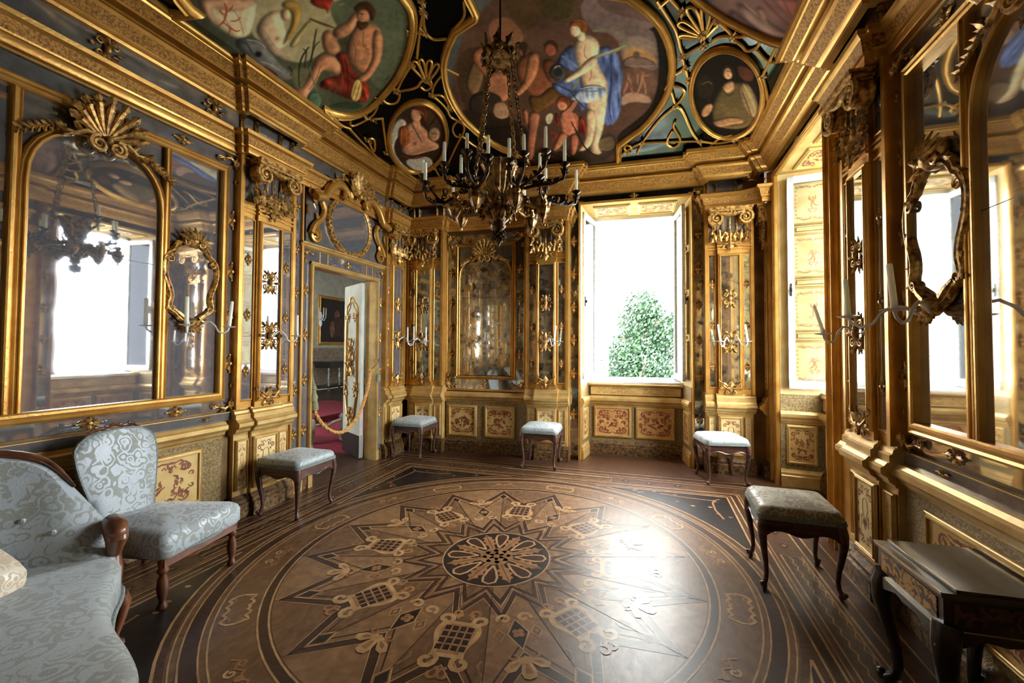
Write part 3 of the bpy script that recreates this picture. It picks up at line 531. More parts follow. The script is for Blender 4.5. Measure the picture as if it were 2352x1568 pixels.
# ------------------------------------------------------------------ carved ornament library (meshes shared by copies)
def lib(name, fn, mats, smooth=40):
    mb = MB(); fn(mb); return mb.mesh(name, mats, smooth)
def _small(b):                       # small pierced rosette
    b.ell((0,0,.014),(.013,.016,.012),6,4)
    for a,l in ((90,.062),(270,.062),(0,.042),(180,.042)): b.leaf((0,0,.004), math.radians(a), l, .030, .010, .006, 5, 1.5)
    for sx in (-1,1):
        for sy in (-1,1):
            b.spiral((sx*.024, sy*.026), .013, .003, 1.1, PI/2*sy, .0045, .003, .008, 8, 0, sx*sy, 4)
    b.ell((0,.066,.008),(.007,.009,.007),5,4); b.ell((0,-.066,.008),(.007,.009,.007),5,4)
OSM = lib('pierced_rosette', _small, [GOLDO])
def _med(b):                         # larger open scrollwork ornament
    for a,l in ((90,.11),(270,.11)): b.leaf((0,0,.006), math.radians(a), l, .05, .018, .012, 6, 2)
    b.ell((0,0,.02),(.022,.028,.018),7,5)
    v,f = b.mark()
    b.spiral((.045,.045), .030, .006, 1.4, PI, .008, .005, .012, None, 0, -1)
    b.spiral((.045,-.045), .030, .006, 1.4, PI, .008, .005, .012, None, 0, 1)
    b.leaf((.02,.07,.01), .9, .06, .028, .012, .012, 5, 1.5); b.leaf((.02,-.07,.01), -.9, .06, .028, .012, .012, 5, 1.5)
    b.leaf((.06,.0,.01), 0, .05, .03, .012, .01, 5, 1.5)
    b.mirror_u(v,f)
OMD = lib('scrollwork_ornament', _med, [GOLDO])
def _swag(b):                        # base swag / bracket
    b.leaf((0,-.06,.01), PI/2, .11, .06, .02, .012, 6, 2); b.leaf((0,-.05,.01), -PI/2, .05, .03, .015, .0, 5, 1)
    v,f = b.mark()
    b.tube([(.0,-.035,.014),(.04,-.04,.018),(.075,-.01,.014),(.10,.03,.01)], [.012,.010,.009,.005], 5)
    b.spiral((.095,.045), .020, .004, 1.2, -PI/2, .007, .004, .01, None, 0, 1)
    b.leaf((.03,-.02,.01), .6, .07, .035, .015, .012, 5, 2); b.leaf((.06,-.02,.008), -.5, .05, .028, .012, .01, 5, 1.5)
    b.spiral((.03,-.085), .02, .004, 1.2, PI/2, .006, .004, .008, None, 0, -1)
    b.mirror_u(v,f)
OSW = lib('leaf_swag', _swag, [GOLDO])
def _corner(b):                      # corner ornament, arms along -u and -v
    b.ell((0,0,.02),(.03,.03,.022),8,5)
    for a in range(0,360,45): b.leaf((0,0,.012), math.radians(a+20), .055, .026, .014, .012, 5, 1.5)
    for q in (0,1):
        v0 = len(b.v)
        b.tube([(-.02,.01,.012),(-.07,.03,.016),(-.12,.01,.012),(-.165,.02,.01)], [.012,.010,.008,.004], 5)
        b.leaf((-.05,.02,.01), 2.4, .06, .03, .014, .012, 5, 2); b.leaf((-.09,.02,.01), 3.7, .06, .03, .014, .012, 5, 2)
        b.spiral((-.15,-.005), .024, .005, 1.2, PI/2, .007, .004, .01, None, 0, 1)
        if q: b.xf(Matrix(((0,1,0,0),(1,0,0,0),(0,0,1,0),(0,0,0,1))), v0)
OCO = lib('corner_ornament', _corner, [GOLDO])
def _frz(b):                         # vertical leaf bracket of the frieze
    b.box((-.018,-.10,0),(.018,.10,.018))
    for i in range(5): b.leaf((0,-.10+.04*i,.016), PI/2, .055, .036, .014, .012, 5, 1)
    b.leaf((0,.10,.02), -PI/2, .05, .04, .02, .02, 5, 1)
OFR = lib('leaf_bracket', _frz, [GOLDO])
def _capital(b):                     # pilaster capital, 0..0.40 high
    b.box((-.235,.365,0),(.235,.395,.135)); b.box((-.225,.345,0),(.225,.365,.12)); b.box((-.205,.30,0),(.205,.345,.07))
    v,f = b.mark()
    b.spiral((.158,.268), .086, .010, 2.1, PI/2, .021, .009, .10, 34, 0, -1, 6)
    b.lathe([(.080,0),(.082,.03),(.076,.08),(.05,.085)], 14, (.158,.268,0))
    b.ell((.158,.268,.105),(.016,.016,.012),6,4)
    b.tube([(0,.315,.09),(.04,.312,.1),(.09,.325,.1),(.155,.335,.095)], [.022,.02,.018,.016], 6)
    for i in range(4): b.leaf((.18+.01*(i%2),.20-.05*i,.03), -PI/2+(.3 if i%2 else -.1), .07, .055, .024, .028, 5, 1.5)
    b.tube([(.075,.28,.03),(.075,.13,.03)], .0075, 5); b.spiral((.075,.20), .016, .005, 1, 0, .005, .003, .035, None, 0, 1, 4)
    b.leaf((.05,0,.03), PI/2+.15, .12, .065, .022, .012, 6, 2); b.leaf((.105,0,.03), PI/2-.12, .15, .07, .022, .014, 6, 2.5); b.leaf((.16,-.01,.03), PI/2-.2, .13, .06, .022, .012, 6, 2); b.leaf((.03,.05,.045), PI/2-.5, .08, .04, .015, .01, 5, 1.5)
    b.leaf((.03,.33,.1), PI/2-.6, .06, .03, .012, .015, 5, 1.5); b.leaf((.09,.06,.05), PI/2+.5, .07, .035, .015, .02, 5, 1)
    b.mirror_u(v,f)
    b.tube([(0,.28,.03),(0,.13,.03)], .0075, 5); b.leaf((0,0,.03), PI/2, .15, .06, .024, .014, 6, 2); b.leaf((0,.32,.10), PI/2, .075, .035, .014, .02, 5, 1)
    # pendant under the capital
    b.leaf((0,-.005,.03), -PI/2, .12, .07, .025, .01, 6, 2)
    v,f = b.mark(); b.tube([(.01,-.02,.03),(.05,-.035,.03),(.09,-.015,.025),(.115,-.04,.02)], [.011,.01,.008,.004], 5); b.leaf((.05,-.03,.02), -.9, .06, .03, .014, .01, 5, 1.5); b.mirror_u(v,f)
CAPM = lib('pilaster_capital', _capital, [GOLDO])
CAPB = lib('capital_backing_glass', lambda b: b.box((-.14,.03,.004),(.14,.30,.008)), [MIRD], 0)
def _shell(b):                       # fan shell crest with spirals, 0.5 wide
    for i in range(9):
        a = PI/2+(i-4)*.30; L = .235-.008*abs(i-4)**1.5
        d = (math.cos(a), math.sin(a)); pts = [(d[0]*t*L, d[1]*t*L, .02+.045*t*t) for t in (0.12,.4,.7,1)]
        b.tube(pts, [.008,.013,.017,.02], 6)
        b.leaf((d[0]*L*.93, d[1]*L*.93, .06), a, .075, .05, .016, .02, 5, 1.5)
        for q in (-.5,.5): b.leaf((d[0]*L*.86, d[1]*L*.86, .045), a+q*1.6, .045, .028, .012, .012, 4, 1)
    v,f = b.mark()
    b.spiral((.05,-.045), .052, .008, 1.8, PI/2, .017, .008, .045, 24, 0, -1, 6)
    b.tube([(.05,.0,.04),(.11,.01,.04),(.17,-.03,.035),(.23,-.02,.03)], [.018,.016,.013,.008], 6)
    for x,y,a in ((.12,.0,.5),(.17,-.03,-.6),(.21,-.03,.7)): b.leaf((x,y,.03), a, .07, .04, .016, .018, 5, 2)
    b.mirror_u(v,f)
    b.ell((0,.0,.05),(.026,.026,.024),8,5)
SHEL = lib('shell_crest', _shell, [GOLDO])
def _shellm(b):
    for i in range(8):
        a0 = PI/2+(i-4)*.30+.04; a1 = PI/2+(i-3)*.30-.04
        b.add([(.03*math.cos(a0),.03*math.sin(a0),.018),(.205*math.cos(a0),.205*math.sin(a0),.04),(.215*math.cos((a0+a1)/2),.215*math.sin((a0+a1)/2),.042),(.205*math.cos(a1),.205*math.sin(a1),.04),(.03*math.cos(a1),.03*math.sin(a1),.018)], [(0,1,2,3,4)])
SHEM = lib('shell_mirror_lobes', _shellm, [MIRS], 0)
def _garl(b):                        # trailing leaf garland, drawn along +u, 0.3 long
    b.tube([(0,0,.012),(.1,.012,.014),(.2,.0,.012),(.3,.0,.008)], [.012,.011,.009,.004], 5)
    for i in range(7):
        x = .02+.042*i; b.leaf((x,.004,.01), .75, .055, .03, .014, .014, 4, 1.5); b.leaf((x+.02,.004,.01), -.75, .055, .03, .014, .014, 4, 1.5)
GARL = lib('leaf_garland', _garl, [GOLDO])

# mouldings
FR = [(0,0),(0,.03),(.006,.036),(.016,.036),(.02,.026),(.03,.022),(.038,.028),(.046,.022),(.05,.008),(.05,0)]     # picture-frame moulding, 5 cm
def fprof(wd, h): return [(o*wd/.05, w*h/.036) for o, w in FR]
def rect(u0,u1,v0,v1): return [(u0,v0),(u1,v0),(u1,v1),(u0,v1)]      # counter-clockwise: outwards is to the right
def frame_m(b, u0,u1,v0,v1, wd=.04, h=.03, w=0, mat=0):
    """rectangular moulding whose INNER edge is the given rectangle"""
    b.mold(rect(u0,u1,v0,v1), [(o, x+w) for o,x in fprof(wd,h)], True, [mat]*9)
def pane(b, u0,u1,v0,v1, w, t=.004, mat=0): b.box((u0,v0,w-t),(u1,v1,w), mat)

# painted arabesques: flat ribbons in the paint colour, symmetrical about the panel's middle
def spi(cx, cy, ra, rb, turns, a0, d, n=12):
    return [(cx+(ra+(rb-ra)*i/(n-1))*math.cos(a0+d*2*PI*turns*i/(n-1)), cy+(ra+(rb-ra)*i/(n-1))*math.sin(a0+d*2*PI*turns*i/(n-1))) for i in range(n)]
def arabesque(b, u0,u1,v0,v1, w, mat, style=0, seed=0):
    rnd = random.Random(seed+31); cx, cy = (u0+u1)/2, (v0+v1)/2; W2, H2 = (u1-u0)/2, (v1-v0)/2; k = min(W2, H2); th = k*.085
    tap = lambda n, t: [t*(.35+.65*math.sin(PI*(i+.5)/n)) for i in range(n)]
    def both(pts, t):
        b.ribbon(pts, tap(len(pts), t), w, mat); b.ribbon([(2*cx-p[0], p[1]) for p in pts], tap(len(pts), t), w, mat)
    if style == 2:                    # tall shutter panel: frame line of garlands and a winged putto
        for q in (0,1):
            vy = cy+(H2*.80 if q else -H2*.82)
            both([(cx, vy-(.06*k if q else -.04*k)),(cx+W2*.3, vy+(.05*k if q else -.08*k)),(cx+W2*.6, vy-.02*k),(cx+W2*.82, vy+(.0 if q else .1*k))], th*.6)
            for i in range(5): both(spi(cx+W2*(.15+.16*i), vy+rnd.uniform(-.06,.06)*k, .09*k, .02*k, 1, rnd.uniform(0,6), 1, 8), th*.55)
        for i in range(7): both(spi(cx+W2*.86, cy+H2*(-.6+.2*i), .06*k, .015*k, .9, rnd.uniform(0,6), 1, 7), th*.45)
        z = cy-.02*k; wob = lambda x, y, l, a, c, t: b.ribbon([(x+math.cos(a+c*q)*l*q, y+math.sin(a+c*q)*l*q) for q in (0,.25,.5,.75,1)], [k*t*f for f in (.7,1,.95,.75,.4)], w, mat)
        sg = 1 if seed % 2 else -1
        b.flat([(cx+.09*k*math.cos(q*PI/5), z+.04*k+.15*k*math.sin(q*PI/5)) for q in range(10)], w+.0002, mat)            # body of a putto
        b.flat([(cx+sg*.03*k+.065*k*math.cos(q*PI/5), z+.26*k+.07*k*math.sin(q*PI/5)) for q in range(10)], w+.0003, mat)
        wob(cx-.04*k, z-.08*k, .34*k, -1.9, .5*sg, .085); wob(cx+.05*k, z-.08*k, .32*k, -1.15, .6*sg, .085); wob(cx+.07*k, z+.14*k, .30*k, .5, .8*sg, .05); wob(cx-.07*k, z+.13*k, .26*k, 2.9, -.9*sg, .05)
        for q in (-1,1): wob(cx+q*.06*k, z+.12*k, .28*k, 1.57-q*.75, q*.5, .05); wob(cx+q*.08*k, z+.1*k, .22*k, 1.57-q*1.15, q*.5, .04)
        both([(cx,z-.42*k),(cx+.18*k,z-.40*k),(cx+.26*k,z-.46*k),(cx+.14*k,z-.50*k)], th*.7); both(spi(cx+.14*k, z-.56*k, .07*k, .02*k, 1, 0, 1, 8), th*.5)
        return
    # corner C-scrolls
    for sv in (-1,1):
        both(spi(cx+W2*.70, cy+sv*H2*.62, k*.26, k*.05, 1.15, sv*2.6, -sv), th*1.2)
        both(spi(cx+W2*.40, cy+sv*H2*.74, k*.20, k*.04, 1.0, sv*.4, sv), th)
        both([(cx+W2*.02, cy+sv*H2*.80),(cx+W2*.2, cy+sv*H2*.9),(cx+W2*.45, cy+sv*H2*.86),(cx+W2*.6, cy+sv*H2*.92)], th)
        both(spi(cx+W2*.88, cy+sv*H2*.25, k*.13, k*.03, .9, sv*3.4, -sv, 9), th*.9)
        for i in range(3): both([(cx+W2*(.2+.22*i), cy+sv*H2*.66),(cx+W2*(.26+.22*i), cy+sv*H2*(.72+.05*rnd.random())),(cx+W2*(.3+.22*i), cy+sv*H2*.62)], th*.8)
    for i in range(int(4+5*W2/H2) if style == 0 else 4):            # leafy fill between the scrolls
        x = cx+W2*rnd.uniform(.12,.86); y = cy+H2*rnd.uniform(-.8,.8)
        if abs(x-cx) < W2*.3 and abs(y-cy) < H2*.4: continue
        both(spi(x, y, k*rnd.uniform(.08,.17), k*.025, rnd.uniform(.7,1.1), rnd.uniform(0,6.3), rnd.choice((-1,1)), 9), th*rnd.uniform(.6,1.1))
        both([(x,y),(x+k*.1*rnd.uniform(-1,1),y+k*.1),(x+k*.16*rnd.uniform(-1,1),y+k*.17)], th*1.2)
    if style == 0:                    # small scene in the middle
        for i in range(9):
            a = rnd.uniform(0,PI); l = k*rnd.uniform(.25,.6); x = cx+rnd.uniform(-.36,.36)*W2; y = cy+rnd.uniform(-.4,.25)*H2
            b.ribbon([(x+math.cos(a)*l*(t-.5)+.03*k*math.sin(t*7), y+math.sin(a)*l*(t-.5)) for t in (0,.25,.5,.75,1)], [k*.03,k*.09,k*.12,k*.08,k*.03], w+.0002, mat)
        for i in range(6): b.ribbon(spi(cx+rnd.uniform(-.45,.45)*W2, cy+rnd.uniform(-.35,.4)*H2, k*.1, k*.02, .9, rnd.uniform(0,6), 1, 8), tap(8, th*.9), w, mat)
    else:                             # bouquet with strapwork
        both([(cx,cy-H2*.45),(cx+W2*.2,cy-H2*.25),(cx+W2*.42,cy-H2*.35),(cx+W2*.5,cy-H2*.1)], th*1.1)
        both([(cx+W2*.1,cy-H2*.1),(cx+W2*.35,cy+H2*.15),(cx+W2*.3,cy+H2*.45),(cx+W2*.05,cy+H2*.55)], th*.9)
        for i in range(6): a = PI/2+(i-2.5)*.42; b.ribbon([(cx+math.cos(a)*k*.1*j, cy-H2*.3+math.sin(a)*k*.12*j) for j in range(5)], [th*.4,th,th*1.3,th,th*.3], w, mat)
        b.flat([(cx+.1*k*math.cos(i*PI/4), cy-H2*.28+.08*k*math.sin(i*PI/4)) for i in range(8)], w+.0003, mat)
def inst(name, me, par, u, v, w, s=1, rz=0, mir=False): return link(name, me, par, TS(u,v,w,s,rz,mir))
# ------------------------------------------------------------------ room shell
def cz(x, y):
    xn = min(1, abs((x+1.01)/2.11)); yn = min(1, abs((y-.03*(x+1)-2.75)/2.65))
    return 3.85+.62*(1-xn**2.6)*(1-yn**2.6)
HV = 3.95
def wall(name, M, u0, u1, hole, th):
    b = MB(); h0, h1, hb, ht = hole if hole else (u1, u1, 0, 0)
    for a, c, v0, v1 in ((u0,h0,0,HV),(h1,u1,0,HV),(h0,h1,ht,HV)):
        if c-a > .001: b.box((a,v0,-th),(c,v1,-.006))
    if hb > 0: b.box((h0,0,-th),(h1,hb,-.006))
    return struct(mk(name, b, PLAST, None, M, 0))
wall('wall_left', ML, YF, YB+.1, (3.66,4.80,0,2.38), .15)
wall('wall_back', MB_, -3.55, 1.55, (-.70,.70,0,3.46), .74)
wall('wall_right', MR, -YB-.2, -YF, (-5.27,-3.87,0,3.46), .74)
wall('wall_front', MFR, -1.45, 3.55, None, .2)

# floor: marquetry laid as flush pieces of wood
FC = (-1.045, 2.86)
def wood(name, a, b_, sc=(1,1,1), scale=14, rough=.34): return mat(name, a, b_, scale, rough, 0, .05, 24, 5, .6, sc, coat=.03, spec=.32, lo=.3, hi=.7, rvar=.05)
WD = [wood('walnut_boards', S(84,56,37), S(58,36,23), (1,3,1)), wood('olive_wood', S(108,77,49), S(80,54,34), (2,1,1)), wood('boxwood_inlay', S(172,136,92), S(136,100,62)),
      wood('ebony_inlay', S(38,28,24), S(26,19,16)), wood('rosewood', S(62,38,26), S(44,27,18), (1,4,1)), wood('pear_wood', S(130,95,62), S(100,70,45)), wood('orange_wood', S(146,102,64), S(114,76,46))]
def build_floor():
    b = MB(); b.add([(XL-.156,YF-.1,0),(2.05,YF-.1,0),(2.05,YB+.9,0),(XL-.156,YB+.9,0)], [(0,1,2,3)], 0)
    cx, cy_ = FC; lay = [0]
    Z = lambda k: .0003*k
    P = lambda r, a: (cx+r*math.cos(a), cy_+r*math.sin(a))
    R = lambda x, y, a: (cx+x*math.cos(a)-y*math.sin(a), cy_+x*math.sin(a)+y*math.cos(a))     # x outward along direction a
    def disc(r, k, m, n=72): b.flat([P(r, 2*PI*i/n) for i in range(n)], Z(k), m)
    def ring(r0, r1, k, m, n=96):
        vs = [(*P(r, 2*PI*i/n), Z(k)) for i in range(n) for r in (r0, r1)]
        b.add(vs, [(2*i, 2*i+1, (2*i+3)%(2*n), (2*i+2)%(2*n)) for i in range(n)], m)
    def rib(a, pts, wd, k, m): b.ribbon([R(x,y,a) for x,y in pts], wd, Z(k), m)
    def poly(a, pts, k, m): b.flat([R(x,y,a) for x,y in pts], Z(k), m)
    disc(1.82, 1, 1); disc(1.39, 2, 0)
    for i in range(16):
        a0 = PI/8*(i-.5)+.1; b.flat([P(0,a0)]+[P(1.385, a0+PI/8*j/6) for j in range(7)], Z(3), (1, 5)[i%2])
    # outer zigzag bands, 32-pointed
    for r0, r1, wd, k, m in ((1.00,1.33,.105,4,4),(.955,1.285,.011,5,2),(1.045,1.375,.009,5,2),(.90,1.225,.018,4,4)):
        n = 32; b.ribbon([P(r1 if i%2 else r0, .1+2*PI*i/n) for i in range(n+1)], wd, Z(k), m)
    for i in range(16):
        a = .1+2*PI*(2*i+1)/32
        for s_, k, m in ((.062,6,2),(.050,7,1),(.040,8,3)): poly(a, [(1.20-s_*1.35,0),(1.20,-s_*.8),(1.20+s_*1.35,0),(1.20,s_*.8)], k, m)
    # inner star
    for r0, r1, wd, k, m in ((.455,.665,.085,5,4),(.43,.635,.009,6,2),(.415,.595,.009,6,2),(.50,.715,.008,6,2),(.40,.54,.05,5,4)):
        n = 32; b.ribbon([P(r1 if i%2 else r0, .1+PI/32+2*PI*i/n) for i in range(n+1)], wd, Z(k), m)
    for i in range(16):
        a = PI/8*i+.1
        if i%2:                                                    # diamonds and lily
            poly(a, [(.70,0),(.82,-.062),(.95,0),(.82,.062)], 6, 2); poly(a, [(.715,0),(.82,-.052),(.935,0),(.82,.052)], 7, 3)
            for q in range(4):
                t = q*PI/2+PI/4; poly(a, [(.82+.020*math.cos(t)+.017*math.cos(j*PI/4), .020*math.sin(t)+.017*math.sin(j*PI/4)) for j in range(8)], 8, 6)
            for sy in (-1,1):
                y = sy*.10; poly(a, [(.77,y),(.82,y-.033),(.87,y),(.82,y+.033)], 6, 2); poly(a, [(.778,y),(.82,y-.027),(.862,y),(.82,y+.027)], 7, 1); poly(a, [(.80,y),(.82,y-.012),(.84,y),(.82,y+.012)], 8, 6)
                rib(a, spi(.695, sy*.055, .042, .012, 1, 1.2*sy, sy), .020, 6, 2); rib(a, spi(.745, sy*.03, .022, .008, .9, -1.2*sy, sy, 8), .014, 6, 6); poly(a, [(.99,sy*.004),(1.03,sy*.02),(1.075,sy*.06),(1.08,sy*.10),(1.05,sy*.115),(1.02,sy*.085),(1.0,sy*.04)], 10, 2); poly(a, [(1.02,sy*.03),(1.05,sy*.06),(1.055,sy*.085),(1.03,sy*.075)], 11, 6); rib(a, spi(.985, sy*.05, .026, .008, .9, 2*sy, -sy, 8), .013, 10, 6)
            poly(a, [(.98,0),(1.03,.022),(1.09,.038),(1.125,.03),(1.135,0),(1.125,-.03),(1.09,-.038),(1.03,-.022)], 11, 2); poly(a, [(1.04,.008),(1.10,.02),(1.10,-.02),(1.04,-.008)], 12, 6)
        else:                                                      # trellis cartouche
            def o(x): return .105+.02*math.sin((x-.74)*22)
            L = [(.73+.024*j) for j in range(12)]
            poly(a, [(x, o(x)) for x in L]+[(x, -o(x)) for x in reversed(L)], 5, 2)
            poly(a, [(x, o(x)-.028) for x in L[1:-1]]+[(x, -o(x)+.028) for x in reversed(L[1:-1])], 6, 6)
            for ix in range(4):
                for iy in range(4):
                    x = .785+.048*ix; y = (iy-1.5)*.042; poly(a, [(x-.018,y-.016),(x+.018,y-.016),(x+.018,y+.016),(x-.018,y+.016)], 7, 3)
            for sy in (-1,1):
                rib(a, spi(.715, sy*.10, .05, .014, 1.1, 0, -sy), .026, 6, 2); rib(a, spi(1.025, sy*.085, .055, .014, 1.1, PI, sy), .026, 6, 2); rib(a, spi(.655, sy*.045, .035, .01, .9, 1, sy, 9), .018, 6, 6); rib(a, spi(1.10, sy*.03, .04, .01, .9, 3, sy, 9), .018, 10, 6)
                rib(a, [(.66,sy*.02),(.69,sy*.05),(.70,sy*.03)], .02, 6, 6)
        for sy in (-1,1): rib(a+PI/16*sy, [(1.10,sy*.0),(1.07,sy*.02),(1.03,sy*.03),(1.0,sy*.015)], .014, 6, 5)
    for i in range(16): a = PI/8*(i-.5)+.1; rib(a, [(.40,0),(1.385,0)], .004, 9, 3)
    # rosette
    disc(.385, 10, 2); disc(.375, 11, 3)
    for i in range(8):
        a = PI/4*i+.2
        lp = [(.13,0),(.2,.028),(.28,.046),(.33,.04),(.352,0),(.33,-.04),(.28,-.046),(.2,-.028),(.13,0)]
        poly(a, lp, 12, 4); rib(a, lp, .016, 13, 2)
        a += PI/8
        poly(a, [(.1,.02),(.17,.022),(.19,.05),(.22,.028),(.25,.052),(.275,.025),(.30,.04),(.32,.015),(.36,0),(.32,-.015),(.30,-.04),(.275,-.025),(.25,-.052),(.22,-.028),(.19,-.05),(.17,-.022),(.1,-.02)], 13, 6)
        rib(a, [(.12,0),(.34,0)], .005, 14, 4)
    for i in range(8):
        a = PI/4*i; poly(a, [(.075+.05*math.cos(j*PI/4), .05*math.sin(j*PI/4)) for j in range(8)], 14, 6 if i%2 else 5)
    for i in range(6): a = PI/3*i+.3; poly(a, [(.04+.035*math.cos(j*PI/4), .035*math.sin(j*PI/4)) for j in range(8)], 15, (5,6)[i%2])
    disc(.025, 16, 5, 14)
    # rings and the cartouche band
    for r0, r1, m in ((1.392,1.402,2),(1.402,1.445,4),(1.445,1.455,2),(1.655,1.664,2),(1.69,1.698,2),(1.698,1.765,4),(1.765,1.774,2),(1.80,1.808,2)): ring(r0, r1, 4, m)
    for i in range(16):
        a = PI/8*i+.3
        if i%2:
            for sy in (-1,1):
                w_ = [(1.50+.012*math.sin(j*1.9), sy*(.0+.02*j)) for j in range(7)]+[(1.55,sy*.145),(1.59,sy*.14)]+[(1.615+.012*math.sin(j*1.9), sy*(.12-.02*j)) for j in range(7)]
                rib(a, w_, .017, 5, 2)
                rib(a, spi(1.52, sy*.12, .022, .006, 1, 0, sy, 8), .012, 5, 6); rib(a, spi(1.6, sy*.10, .022, .006, 1, 2, sy, 8), .012, 5, 6)
        else:
            for sy in (-1,1):
                rib(a, [(1.56,0),(1.53,sy*.04),(1.56,sy*.08),(1.53,sy*.13),(1.56,sy*.16)], .014, 5, 6); rib(a, spi(1.58, sy*.06, .03, .007, 1.1, 1.5*sy, -sy, 9), .014, 5, 2); rib(a, spi(1.52, sy*.10, .024, .006, 1.1, -1.5*sy, sy, 9), .012, 5, 6)
            poly(a, [(1.56+.022*math.cos(j*PI/4), .022*math.sin(j*PI/4)) for j in range(8)], 6, 6)
    # straight borders parallel to the walls
    def sq(h, wd, k, m):
        p = [(cx-h,cy_-h),(cx+h,cy_-h),(cx+h,cy_+h),(cx-h,cy_+h),(cx-h,cy_-h)]
        for i in range(4): b.ribbon([p[i],p[i+1]], wd, Z(k+(i%2)*.3), m)
    for h, wd, m in ((1.845,.012,2),(1.875,.03,4),(1.905,.012,2),(1.93,.012,6),(2.13,.012,2),(2.16,.035,4),(2.19,.012,2),(2.27,.02,4),(2.30,.010,2)): sq(h, wd, 4, m)
    for q in range(4):
        a = q*PI/2
        for j in range(4):
            n = 26; off = 1.98+.032*j; rib(a, [(off+(.016 if i%2 else -.0), -.62+1.24*i/n) for i in range(n+1)], .008, 6, 2 if j%2 else 3)
        rib(a, [(1.965,-.64),(1.965,.64),(2.10,.64),(2.10,-.64),(1.965,-.64)], .010, 7, 2)
        for y in (-1.35,-1.05,-.8,.8,1.05,1.35):
            poly(a, [(1.99,y),(2.03,y-.045),(2.07,y),(2.03,y+.045)], 5, 3); poly(a, [(2.012,y),(2.03,y-.02),(2.048,y),(2.03,y+.02)], 6, 6)
        # dark corner spandrel with flowers
        e = 1.80
        cp = [(e,e)]+[(1.86*math.cos(t), 1.86*math.sin(t)) for t in [PI/4+.52-1.04*i/12 for i in range(13)]]
        cp = [(e,e)]+[p for p in cp[1:] if p[0] < e and p[1] < e]
        poly(a, cp, 5, 3); rib(a, cp+[cp[0]], .014, 6, 2)
        rnd = random.Random(q)
        for i in range(16):
            t = PI/4+rnd.uniform(-.33,.33); r = rnd.uniform(1.93, 2.02+.36*(1-abs(t-PI/4)/.33)); x, y = r*math.cos(t), r*math.sin(t)
            if x < e-.03 and y < e-.03: poly(a, [(x+.022*math.cos(j*PI/3+i), y+.015*math.sin(j*PI/3+i)) for j in range(6)], 7, rnd.choice((2,6,5)))
        for sy in (-1,1): rib(a, [(1.72,1.72),(1.66,1.66+.0*sy),(1.60+.04*sy,1.62-.04*sy),(1.5+.14*sy,1.54-.14*sy),(1.42+.26*sy,1.46-.26*sy)], .018, 8, 6)
    for k, f in enumerate(b.f):                                     # all pieces face up
        q = [b.v[i] for i in f]
        if sum(q[i-1][0]*q[i][1]-q[i][0]*q[i-1][1] for i in range(len(q))) < 0: b.f[k] = tuple(reversed(f))
    return struct(mk('floor', b, WD, None, None, 0))
build_floor()

# coved ceiling of dark mirror glass
b = MB(); n = 44
for j in range(n+1):
    for i in range(n+1):
        x = -3.65+5.25*i/n; y = -.75+6.75*j/n; b.v.append((x, y, cz(x,y)))
for j in range(n):
    for i in range(n): a = j*(n+1)+i; b.f.append((a, a+n+1, a+n+2, a+1)); b.mi.append(0)
struct(mk('ceiling', b, MIRC, None, None, 60))

# cornice and architrave as continuous mouldings that break forward over the pilasters
CORN = [(0,3.555),(.05,3.555),(.055,3.575),(.075,3.59),(.08,3.60),(.135,3.665),(.15,3.685),(.165,3.69),(.165,3.702),(.115,3.715),(.12,3.725),(.185,3.735),(.195,3.745),(.25,3.79),(.262,3.795),(.268,3.81),(.285,3.815),(.29,3.85),(.27,3.862),(.05,3.875)]
CM = [0,0,0,0,1,0,0,0,0,0,0,0,1,0,0,0,0,0,0]
ARCH = [(0,3.195),(.035,3.195),(.04,3.205),(.04,3.245),(.052,3.25),(.055,3.262),(.07,3.33),(.085,3.34),(.095,3.345),(.10,3.372),(.09,3.38),(0,3.385)]
AM = [0,0,0,0,0,1,0,0,0,0,0]
def plan(u, w, M): p = M @ Vector((u, 0, w)); return (p.x, p.y)
RES = dict(L=[(2.78,3.38,.10),(4.92,5.40,.10)], B=[(-3.26,-2.68,.16),(-1.44,-.86,.16),(.86,1.30,.16)], R=[(-5.60,-5.40,.10),(-3.50,-2.93,.10),(-.80,-.22,.10)])
def jog(M, u0, u1, res, base=.02):
    o = [plan(u0, base, M)]
    for a, c, d in res:
        if c < u0 or a > u1: continue
        o += [plan(a, base, M), plan(a, base+d*.6, M), plan(a+.03, base+d*.6, M), plan(a+.03, base+d, M), plan(c-.03, base+d, M), plan(c-.03, base+d*.6, M), plan(c, base+d*.6, M), plan(c, base, M)]
    return o+[plan(u1, base, M)]
def corner(Ma, Mb, w):       # plan point where the two wall planes offset by w meet
    pa = Ma @ Vector((0,0,w)); da = Ma.col[0].to_3d(); pb = Mb @ Vector((0,0,w)); db = Mb.col[0].to_3d()
    t = ((pb.x-pa.x)*db.y-(pb.y-pa.y)*db.x)/(da.x*db.y-da.y*db.x); return (pa.x+da.x*t, pa.y+da.y*t)
cLB = corner(ML, MB_, .02); cBR = corner(MB_, MR, .02)
pL = jog(ML, YF, YB, RES['L'])[:-1]; pB = jog(MB_, -3, 1.2, [r for r in RES['B']])[1:-1]; pR = jog(MR, -5.5, -YF, RES['R'])[1:]
pB = [p for p in pB if -3.40 < p[0] < 1.30]
def trim(name, before, pts, after, prof, mats):
    path = ([before] if before else [])+pts+([after] if after else []); s0 = 1 if before else 0; n = len(path)-1-(1 if after else 0)
    b = MB(); b.mold(path, prof, False, mats, (s0, n)); return struct(mk(name, b, [GOLD, GOLDT], None, None, 30))
trim('trim_1', None, pL+[cLB], pB[0], CORN, CM)
trim('trim_2', pL[-1], [cLB]+pB+[cBR], pR[0], CORN, CM)
trim('trim_3', pB[-1], [cBR]+pR, None, CORN, CM)
iB = [p for p in pB if p[0] < -.86]
trim('trim_4', None, pL+[cLB], pB[0], ARCH, AM)
